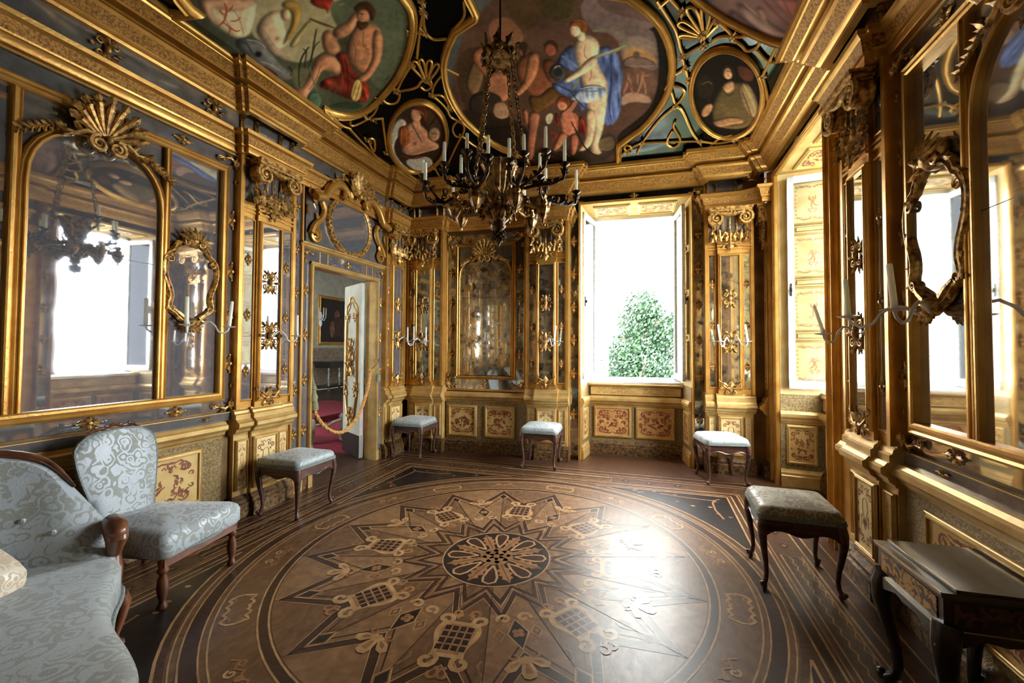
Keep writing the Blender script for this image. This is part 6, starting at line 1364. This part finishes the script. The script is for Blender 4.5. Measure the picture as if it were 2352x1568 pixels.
# side chair
t = thing('side_chair', 'pale blue damask side chair with balloon back and turned front legs', 'chair', T(-2.97, 1.925, .006) @ Matrix.Rotation(.178, 4, 'Z'))
hx, hy, H = .27, .27, .30                                            # +x faces the room
fx = lambda x, y: (x, y*(1.0+.22*(x/hx)))
b = MB(); cushion_block(b, .30, .255, .28, .43, .05, .035, fx=lambda x, y: (x, y*(1.0+.16*x/.3))); mk('seat', b, DAM, t, T(.02,0,0), 60)
b = MB(); b.tube([(x,y,.288) for x,y in smooth_poly([(.325,-.30),(.325,.30),(-.285,.215),(-.285,-.215)], 3)], .010, 6, True); mk('seat_braid', b, TRIM, t, None, 60)
b = MB(); b.box((-.26,-.20,.24),(.29,.20,.285)); b.box((.26,-.26,.235),(.30,.26,.285)); mk('seat_frame', b, CWOOD, t, None, 0)
for sy in (-1,1):
    b = MB(); b.lathe([(.022,0),(.027,.012),(.020,.03),(.015,.045),(.024,.075),(.030,.12),(.026,.165),(.015,.19),(.026,.205),(.030,.215),(.022,.23),(.026,.26),(.028,.285)], 12, (.275, sy*.245, 0)); mk('front_leg', b, CWOOD, t, None, 60)
    b = MB(); b.tube([(-.25,sy*.17,.30),(-.27,sy*.175,.2),(-.31,sy*.185,.08),(-.335,sy*.19,.0)], [.02,.019,.017,.015], 8); mk('back_leg', b, CWOOD, t, None, 60)
# back: balloon outline, upholstered
def back_y(v): return .172+.068*math.sin(min(1, v/.42)*PI/2)**1.6-(.0 if v < .44 else .25*((v-.44)/.12)**2.2*.55)
nv, nu = 16, 12; rows = []
b = MB(); Hb = .535
for side_ in (1, -1):
    base = len(b.v)
    for j in range(nv+1):
        v = Hb*j/nv
        for i in range(nu+1):
            q = 2*i/nu-1; wv = back_y(v); y = q*wv; edge = (1-abs(q)**6)*(1-(max(0,v-.44)/.12)**4)*(1-.0); z = .40+v+(.018*(1-q*q) if j == nv else 0)
            x = -.255-.17*v-.05*v*v + side_*(.010+.032*max(0, edge)*(1-.35*q*q)) + .02*(1-q*q)*-.5
            b.v.append((x, y, z))
    for j in range(nv):
        for i in range(nu):
            a = base+j*(nu+1)+i; f = (a, a+1, a+nu+2, a+nu+1); b.f.append(f if side_ > 0 else f[::-1]); b.mi.append(0 if side_ > 0 else 1)
n1 = (nv+1)*(nu+1); per = [j*(nu+1)+nu for j in range(nv+1)]+[nv*(nu+1)+i for i in range(nu-1,-1,-1)]+[j*(nu+1) for j in range(nv-1,-1,-1)]
for a, c in zip(per[:-1], per[1:]): b.f.append((a, a+n1, c+n1, c)); b.mi.append(0)
ed = [b.v[k] for k in per]; mk('backrest', b, [DAM, DAM2], t, None, 70)
b = MB(); b.tube([(p[0]-.006, p[1]*1.01, p[2]) for p in ed], .009, 6); mk('back_braid', b, TRIM, t, None, 60)
b = MB(); z = .965; x0 = -.37
b.tube([(x0,-.17,z-.03),(x0,-.12,z+.0),(x0,-.06,z-.005),(x0,0,z+.02),(x0,.06,z-.005),(x0,.12,z),(x0,.17,z-.03)], [.006,.009,.008,.011,.008,.009,.006], 6)
for s in (-1,1): b.spiral((x0,0), .001,.001,.1,0,.001,.001) if 0 else b.leaf((0,0,0), .4*s, .01, .005) if 0 else None
for y in (-.1,-.04,.04,.1): b.ell((x0,y,z+.012),(.008,.016,.012),6,4)
mk('carved_crest', b, CWOOD, t, None, 60)

# settee in the near left corner, its rounded end towards the viewer
t = thing('settee', 'curved pale blue damask settee with carved walnut frame at the near left', 'sofa', T(-2.2, .9, .006)); O = Vector((-2.2, .9, 0))
seat = [(-2.60,1.50),(-2.44,1.41),(-2.30,1.29),(-2.05,1.15),(-1.80,1.075),(-1.60,.99),(-1.45,.86),(-1.38,.65),(-1.42,.35),(-1.62,.12),(-2.1,.02),(-2.7,.06),(-3.0,.35),(-3.05,.8),(-3.0,1.2),(-2.82,1.45)]
S2 = smooth_poly([(p[0]-O.x, p[1]-O.y) for p in seat], 2)
def shrink(P, d):
    n = len(P); out = []
    for i in range(n):
        a, c = Vector(P[i-1]), Vector(P[(i+1)%n]); e = (c-a).normalized(); out.append((P[i][0]+e.y*d, P[i][1]-e.x*d))
    return out
ar = sum(S2[i-1][0]*p[1]-p[0]*S2[i-1][1] for i, p in enumerate(S2)); sg = -1 if ar > 0 else 1    # inwards
b = MB(); prof = [(.012,.27),(0,.285),(0,.385),(.012,.405),(.04,.418),(.08,.424)]; n = len(S2); vs = []
for d, z in prof: vs += [(x, y, z) for x, y in shrink(S2, d*(1 if sg > 0 else -1))]
cen = (sum(p[0] for p in S2)/n, sum(p[1] for p in S2)/n); last = vs[-n:]
for k, z in ((.7,.432),(.4,.438)): vs += [(cen[0]+(p[0]-cen[0])*k, cen[1]+(p[1]-cen[1])*k, z) for p in last]
vs.append((*cen, .44)); m = len(prof)+2
fs = [(i*n+k, i*n+(k+1)%n, (i+1)*n+(k+1)%n, (i+1)*n+k) for i in range(m-1) for k in range(n)]+[((m-1)*n+k, (m-1)*n+(k+1)%n, len(vs)-1) for k in range(n)]+[tuple(range(n-1,-1,-1))]
if ar < 0: fs = [f[::-1] for f in fs]
b.add(vs, fs); mk('seat', b, DAM2, t, None, 60)
b = MB(); b.tube([(x, y, .275) for x, y in shrink(S2, -.004*(1 if sg > 0 else -1))], .012, 6, True); mk('seat_braid', b, TRIM, t, None, 60)
b = MB(); q = shrink(S2, .02*(1 if sg > 0 else -1)); b.prism(q if ar > 0 else q[::-1], .20, .27); mk('seat_rail', b, CWOOD, t, None, 30)
# curved upholstered back rising away from the arm
topc = [(-2.80,1.53,.52),(-2.86,1.50,.61),(-2.95,1.46,.725),(-3.05,1.43,.83),(-3.13,1.37,.885),(-3.21,1.24,.92),(-3.25,1.0,.945),(-3.26,.6,.945),(-3.16,.25,.86)]
basc = [(-2.60,1.47),(-2.70,1.43),(-2.80,1.37),(-2.88,1.29),(-2.93,1.2),(-2.98,1.05),(-3.0,.85),(-3.0,.55),(-2.92,.25)]
tx = smooth_poly([(x-O.x,y-O.y) for x,y,z in topc], 2, False); hs = smooth_poly([(i, q[2]) for i, q in enumerate(topc)], 2, False); bx = smooth_poly([(x-O.x,y-O.y) for x,y in basc], 2, False)
b = MB(); n = len(tx); K = 9
for side_ in (0,1):
    for i in range(n):
        a = Vector(bx[max(0,i-1)]); c = Vector(bx[min(n-1,i+1)]); e = (c-a).normalized(); nn = Vector((e.y,-e.x)); nn = nn if nn.dot(Vector(cen)-Vector(bx[i])) > 0 else -nn
        for j in range(K+1):
            f = j/K; z = .34+(hs[i][1]-.34)*f; th = .05+.05*math.sin(PI*f)**.8 if side_ == 0 else -.03
            q = Vector(bx[i])*(1-f)+Vector(tx[i])*f; b.v.append((q.x+nn.x*th*(1-.35*f), q.y+nn.y*th*(1-.35*f), z+(.02 if j == K and side_ else 0)))
N1 = n*(K+1)
for side_ in (0,1):
    for i in range(n-1):
        for j in range(K): a = side_*N1+i*(K+1)+j; f = (a, a+1, a+K+2, a+K+1); b.f.append(f if side_ else f[::-1]); b.mi.append(0)
for i in range(n-1): a = i*(K+1)+K; b.f.append((a, a+N1, a+N1+K+1, a+K+1)); b.mi.append(0)
for i in (0, n-1):
    for j in range(K): a = i*(K+1)+j; b.f.append((a, a+1, a+1+N1, a+N1)); b.mi.append(0)
topl = [b.v[N1+i*(K+1)+K] for i in range(n)]; buts = [b.v[i*(K+1)+5] for i in range(4, n, 6)]; mk('backrest', b, DAM, t, None, 75)
b = MB(); b.tube([(p[0], p[1], p[2]+.008) for p in topl[9:]], [.006]+[.010+.014*min(1,i/6) for i in range(n-10)], 8); mk('carved_top_rail', b, CWOOD, t, None, 60)
for p in buts: b = MB(); b.ell((p[0]+.0,p[1]-.0,p[2]),(.014,.014,.014),8,5); mk('button', b, DAM, t)
b = MB()                                                             # scrolled arm end
A0 = Vector((-2.80-O.x, 1.56-O.y, -.035))
b.tube([A0+Vector((-.02,0,.56)), A0+Vector((.05,-.02,.585)), A0+Vector((.13,-.05,.575)), A0+Vector((.17,-.065,.53)), A0+Vector((.14,-.055,.485)), A0+Vector((.10,-.04,.43)), A0+Vector((.13,-.05,.36)), A0+Vector((.16,-.07,.28)), A0+Vector((.13,-.06,.22))], [.025,.045,.052,.045,.036,.034,.036,.034,.03], 10)
b.ell(A0+Vector((.165,-.062,.565)),(.04,.045,.035),10,6); b.tube([A0+Vector((-.02,.0,.55)), A0+Vector((-.03,.0,.42)), A0+Vector((.02,-.01,.28))], [.035,.04,.03], 8); mk('carved_arm', b, CWOOD, t, None, 60)
for (x, y) in ((-2.55,1.50),(-1.52,.72),(-1.75,.16),(-2.9,.25),(-2.93,1.3)):
    b = MB(); d = Vector((x-O.x-cen[0], y-O.y-cen[1])).normalized(); X, Y = x-O.x-d.x*.06, y-O.y-d.y*.06
    b.tube([(X,Y,.26),(X+d.x*.03,Y+d.y*.03,.20),(X+d.x*.02,Y+d.y*.02,.14),(X-d.x*.02,Y-d.y*.02,.07),(X+d.x*.0,Y+d.y*.0,.025),(X+d.x*.02,Y+d.y*.02,.012)], [.036,.036,.026,.018,.018,.022], 8); mk('leg', b, CWOOD, t, None, 60)
b = MB(); hx = .21
for j in range(9):
    for i in range(9):
        u, v = i/4-1, j/4-1; pin = 1-.10*(1-abs(u))*abs(v)**3-.10*(1-abs(v))*abs(u)**3; th = .075*((1-u**4)*(1-v**4))**.5; rd = 1/max(1, (abs(u)**5+abs(v)**5)**.2); pin *= rd*(1-.10*(u*v)**2); b.v.append((u*hx*pin, v*hx*pin, th)); 
for j in range(9):
    for i in range(9): p = b.v[j*9+i]; b.v.append((p[0], p[1], -p[2]))
for j in range(8):
    for i in range(8): a = j*9+i; b.f += [(a,a+1,a+10,a+9),(a+81,a+90,a+91,a+82)]; b.mi += [0,0]
c = mk('cushion', b, CUSH, None, T(-2.74, .985, .545) @ Matrix.Rotation(.35,4,'Z') @ Matrix.Rotation(.62,4,'Y'), 60); tag(c, 'cream brocade cushion lying on the settee', 'cushion')

# dark marquetry table at the near right
TX, TY = 1.195, 2.128
t = thing('writing_table', 'dark lacquered table with inlaid side panel and bronze edges at the near right', 'table', T(TX, TY, .006) @ Matrix.Rotation(.04, 4, 'Z')); hx, hy, H = .18, .205, .62
b = MB(); b.prism([(-hx,-hy),(hx,-hy),(hx,hy),(-hx,hy)], H-.135, H-.02); mk('table_box', b, BLACKW, t, None, 0)
b = MB(); b.box((-hx-.012,-hy-.012,H-.022),(hx+.012,hy+.012,H-.004)); b.prism([(-hx+.04,-hy),(hx,-hy),(hx,hy),(-hx+.04,hy)], H-.004, H+.006); mk('table_top', b, BLACKT, t, None, 0)
b = MB(); b.box((-hx-.0035,-hy+.03,H-.118),(-hx-.001,hy-.03,H-.04)); mk('inlaid_panel', b, INLAY, t, None, 0)
b = MB(); b.box((-hx+.03,-hy-.0035,H-.118),(hx-.03,-hy-.001,H-.04)); mk('inlaid_panel', b, mat('dim_inlay', S(90,56,40), S(30,20,16), 22, .4, dist=1.5, lo=.47, hi=.53), t, None, 0)
b = MB(); b.box((-hx+.036,-hy,H+.004),(-hx+.044,hy,H+.009)); b.box((-hx-.014,-hy-.012,H-.012),(-hx-.010,hy+.012,H-.002))
for x0,x1,y0,y1 in ((-hx-.008,-hx+.004,-hy-.008,hy+.008),(-hx,hx,-hy-.008,-hy+.004)): b.box((x0,y0,H-.148),(x1,y1,H-.134))
mk('metal_edging', b, BRASS, t, None, 0)
for sx in (-1,1):
    for sy in (-1,1): b = MB(); cab_leg(b, sx, sy, hx, hy, H-.13, 1.5); mk('leg', b, BLACKW, t, None, 60)
b = MB()
for s in (-1,1): b.prism([(-hx+.03,H-.14),(hx-.03,H-.14),(hx-.03,H-.20),(.06,H-.16),(0,H-.17),(-.06,H-.16),(-hx+.03,H-.20)], s*hy-.012, s*hy+.0, 0, (0,2,1)); b.prism([(-hy+.03,H-.14),(hy-.03,H-.14),(hy-.03,H-.20),(.06,H-.16),(0,H-.17),(-.06,H-.16),(-hy+.03,H-.20)], s*hx-.012, s*hx, 0, (1,2,0))
mk('apron', b, BLACKW, t, None, 0)

# ------------------------------------------------------------------ chandelier
CX, CYc = -1.057, 2.90
t = thing('chandelier', 'bronze chandelier with many curved candle arms hanging on chains', 'chandelier', T(CX, CYc, 2.25))
Lz = lambda z: z-2.25
b = MB(); b.tube([(0,0,Lz(3.80)),(0,0,Lz(cz(CX,CYc)))], .008, 8); b.lathe([(.001,0),(.05,0),(.06,-.03),(.02,-.06),(.012,-.09)], 12, (0,0,Lz(cz(CX,CYc)-.0))); mk('hanging_rod', b, IRON, t)
b = MB(); b.lathe([(.05,Lz(3.66)),(.11,Lz(3.66)),(.125,Lz(3.69)),(.11,Lz(3.72)),(.06,Lz(3.74)),(.02,Lz(3.80))], 18)
for i in range(8): a = i*PI/4; M = T(.115*math.cos(a),.115*math.sin(a),Lz(3.69)) @ Matrix.Rotation(a,4,'Z') @ Matrix.Rotation(PI/2,4,'X') @ Matrix.Rotation(0,4,'Y'); b.leaf((0,0,0), PI/2-.35, .11, .055, .018, .02, 6, 2, 0, M @ Matrix.Rotation(PI/2,4,'Y') @ T(0,0,0)); b.leaf((0,0,0), -PI/2+.2, .07, .05, .018, .02, 5, 2, 0, M @ Matrix.Rotation(PI/2,4,'Y')); b.ell((.125*math.cos(a+.39),.125*math.sin(a+.39),Lz(3.68)),(.022,.022,.026),6,5)
mk('crown', b, BRONZEG, t, None, 50)
def chain(p0, p1, n):
    b = MB(); p0, p1 = Vector(p0), Vector(p1); d = (p1-p0)/n; z = d.normalized(); x = z.orthogonal().normalized(); y = z.cross(x); l = d.length
    for i in range(n):
        c = p0+d*(i+.5); s = x if i % 2 else y; b.tube([c+z*math.cos(q*PI/4)*l*.66+s*math.sin(q*PI/4)*.015 for q in range(8)], .0052, 5, True)
    return b
for k in range(4):
    a = PI/4+k*PI/2+.5; mk('chain', chain((.10*math.cos(a),.10*math.sin(a),Lz(3.66)), (.235*math.cos(a),.235*math.sin(a),Lz(2.80)), 24), BRONZEG, t, None, 60)
b = MB(); b.lathe([(.03,Lz(2.50)),(.07,Lz(2.53)),(.075,Lz(2.58)),(.055,Lz(2.62)),(.085,Lz(2.68)),(.10,Lz(2.76)),(.115,Lz(2.83)),(.135,Lz(2.855)),(.13,Lz(2.865)),(.10,Lz(2.85)),(.03,Lz(2.80))], 32, (0,0,0), 0, 16, .07); mk('fluted_vase', b, BRONZEG, t, None, 50)
b = MB()
for i in range(10):
    a = i*PI/5; M = T(.10*math.cos(a),.10*math.sin(a),Lz(2.555)) @ Matrix.Rotation(a+PI/2,4,'Z') @ Matrix.Rotation(PI/2,4,'X'); b.leaf((0,0,0), -PI/2, .10, .06, .02, .03, 6, 2, 0, M); b.leaf((0,.01,0), PI/2, .07, .05, .02, .04, 5, 2, 0, M)
for i in range(40): rr = random.uniform(.04,.10); a = random.uniform(0,6.28); b.ell((rr*math.cos(a),rr*math.sin(a),Lz(2.50+.05*random.random())),(.016,.016,.016),6,4)
mk('leaf_cluster', b, BRONZEG, t, None, 50)
b = MB(); b.lathe([(.0,Lz(2.245)),(.008,Lz(2.26)),(.012,Lz(2.275)),(.03,Lz(2.285)),(.048,Lz(2.31)),(.050,Lz(2.335)),(.035,Lz(2.36)),(.025,Lz(2.37)),(.045,Lz(2.385)),(.052,Lz(2.40)),(.045,Lz(2.415)),(.05,Lz(2.43)),(.06,Lz(2.445)),(.055,Lz(2.50))], 20)
for r_ in range(4):
    for i in range(9): a = i*2*PI/9+r_*.35; z = 2.295+.018*r_; q = .05-.004*abs(r_-2); b.ell((q*math.cos(a),q*math.sin(a),Lz(z)),(.012,.012,.012),5,4)
mk('finial', b, BRONZE, t, None, 50)
CAN = [(0.585,-168.8,2.80,.118),(0.561,-133,2.61,.137),(0.569,-107.7,2.655,.14),(0.598,-89.2,2.685,.112),(0.362,-115.9,2.665,.141),(0.503,-78,2.69,.135),(0.45,165,2.70,.13),(0.33,148.9,2.755,.113),(0.501,-63,2.67,.138),(0.577,-55,2.69,.116),(0.362,-19.2,2.685,.162),(0.623,-42.9,2.71,.151),(0.378,37.1,2.775,.116),(0.406,78.9,2.745,.121),(0.599,-25.1,2.69,.164),(0.602,28.5,2.705,.171)]
NODES = [-150,-98,-50,5,60,115,172]
ND = {}
for a_ in NODES:
    a = math.radians(a_); c, s = math.cos(a), math.sin(a); P = lambda r_, z: (r_*c, r_*s, Lz(z))
    b = MB(); b.tube([P(.03,2.44),P(.07,2.47),P(.12,2.53),P(.19,2.555),P(.26,2.53),P(.31,2.54)], [.022,.022,.02,.017,.016,.02], 8)
    for i, (r_, z) in enumerate(((.1,2.51),(.16,2.555),(.22,2.55),(.27,2.535))): M = T(*P(r_,z)) @ Matrix.Rotation(a,4,'Z') @ Matrix.Rotation(PI/2 if i % 2 else -PI/2,4,'X'); b.leaf((0,0,.006), .5, .07, .04, .015, .02, 5, 2, 0, M); b.leaf((0,0,.006), 2.2, .06, .035, .015, .02, 5, 2, 0, M)
    o = mk('branch', b, BRONZEG, t, None, 55)
    b = MB(); b.lathe([(.001,Lz(2.40)),(.012,Lz(2.415)),(.008,Lz(2.43)),(.028,Lz(2.45)),(.046,Lz(2.49)),(.05,Lz(2.52)),(.03,Lz(2.545)),(.02,Lz(2.58)),(.032,Lz(2.60)),(.02,Lz(2.62))], 14, (.33*c,.33*s,0), 0, 7, .10)
    for i in range(6): q = i*PI/3; M = T(.33*c+.04*math.cos(q),.33*s+.04*math.sin(q),Lz(2.51)) @ Matrix.Rotation(q+PI/2,4,'Z') @ Matrix.Rotation(PI/2,4,'X'); b.leaf((0,0,0), PI/2, .06, .04, .014, .025, 5, 2, 0, M)
    mk('branch_cup', b, BRONZEG, o, None, 50); ND[a_] = (.33*c, .33*s)
order = sorted(range(len(CAN)), key=lambda i: CAN[i][0]*math.cos(math.radians(CAN[i][1])+yaw*-1))
pxs = sorted(range(len(CAN)), key=lambda i: (lambda P: (P.dot(rt))/(P.dot(fw)))(Vector((CX+CAN[i][0]*math.cos(math.radians(CAN[i][1])), CYc+CAN[i][0]*math.sin(math.radians(CAN[i][1])), CAN[i][2]-1.5))))
ORD = ['first','second','third','fourth','fifth','sixth','seventh','eighth','ninth','tenth','eleventh','twelfth','thirteenth','fourteenth','fifteenth','sixteenth']
for i, (r_, az, h, hh) in enumerate(CAN):
    a = math.radians(az); x, y = r_*math.cos(a), r_*math.sin(a); nd = min(NODES, key=lambda q: abs((az-q+180) % 360-180)); nx, ny = ND[nd]; z = Lz(h)
    dx, dy = x-nx, y-ny; b = MB(); zb = z-.075
    b.tube([(nx,ny,Lz(2.58)),(nx+dx*.15,ny+dy*.15,Lz(2.56)+.0),(nx+dx*.4,ny+dy*.4,min(zb-.03,Lz(2.57))),(nx+dx*.75,ny+dy*.75,zb-.045),(nx+dx*.97,ny+dy*.97,zb-.02),(x,y,zb+.02)], [.013,.012,.010,.009,.009,.012], 7)
    th = math.atan2(dy, dx)
    for f, zz in ((.45,min(zb-.03,Lz(2.57))),(.75,zb-.045)): M = T(nx+dx*f,ny+dy*f,zz) @ Matrix.Rotation(th,4,'Z') @ Matrix.Rotation(PI/2,4,'X'); b.leaf((0,0,0), .6, .06, .034, .012, .015, 5, 2, 0, M); b.leaf((0,0,0), 2.4, .05, .03, .012, .015, 5, 2, 0, M)
    M = T(nx+dx*.3,ny+dy*.3,Lz(2.60)) @ Matrix.Rotation(th,4,'Z') @ Matrix.Rotation(PI/2,4,'X'); v0 = len(b.v); b.spiral((0,0), .03, .006, 1.2, -PI/2, .007, .004, 0); b.xf(M, v0)
    o = mk('candle_arm', b, BRONZE, t, None, 55)
    b = MB(); b.lathe([(.008,z-.065),(.016,z-.058),(.013,z-.04),(.012,z-.02),(.017,z-.012),(.026,z-.006),(.035,z+.002),(.034,z+.006),(.013,z+.002)], 14, (x,y,0))
    for q in range(5): qa = q*2*PI/5; M = T(x+.012*math.cos(qa),y+.012*math.sin(qa),z-.062) @ Matrix.Rotation(qa+PI/2,4,'Z') @ Matrix.Rotation(PI/2,4,'X'); b.leaf((0,0,0), PI/2+.0, .035, .03, .010, .018, 4, 1.5, 0, M)
    mk('candle_socket', b, BRONZE, o, None, 50)
    candle('%s candle from the left on the chandelier' % ORD[pxs.index(i)], 'candles on the chandelier', (CX+x, CYc+y, h+.003), hh, .0115)
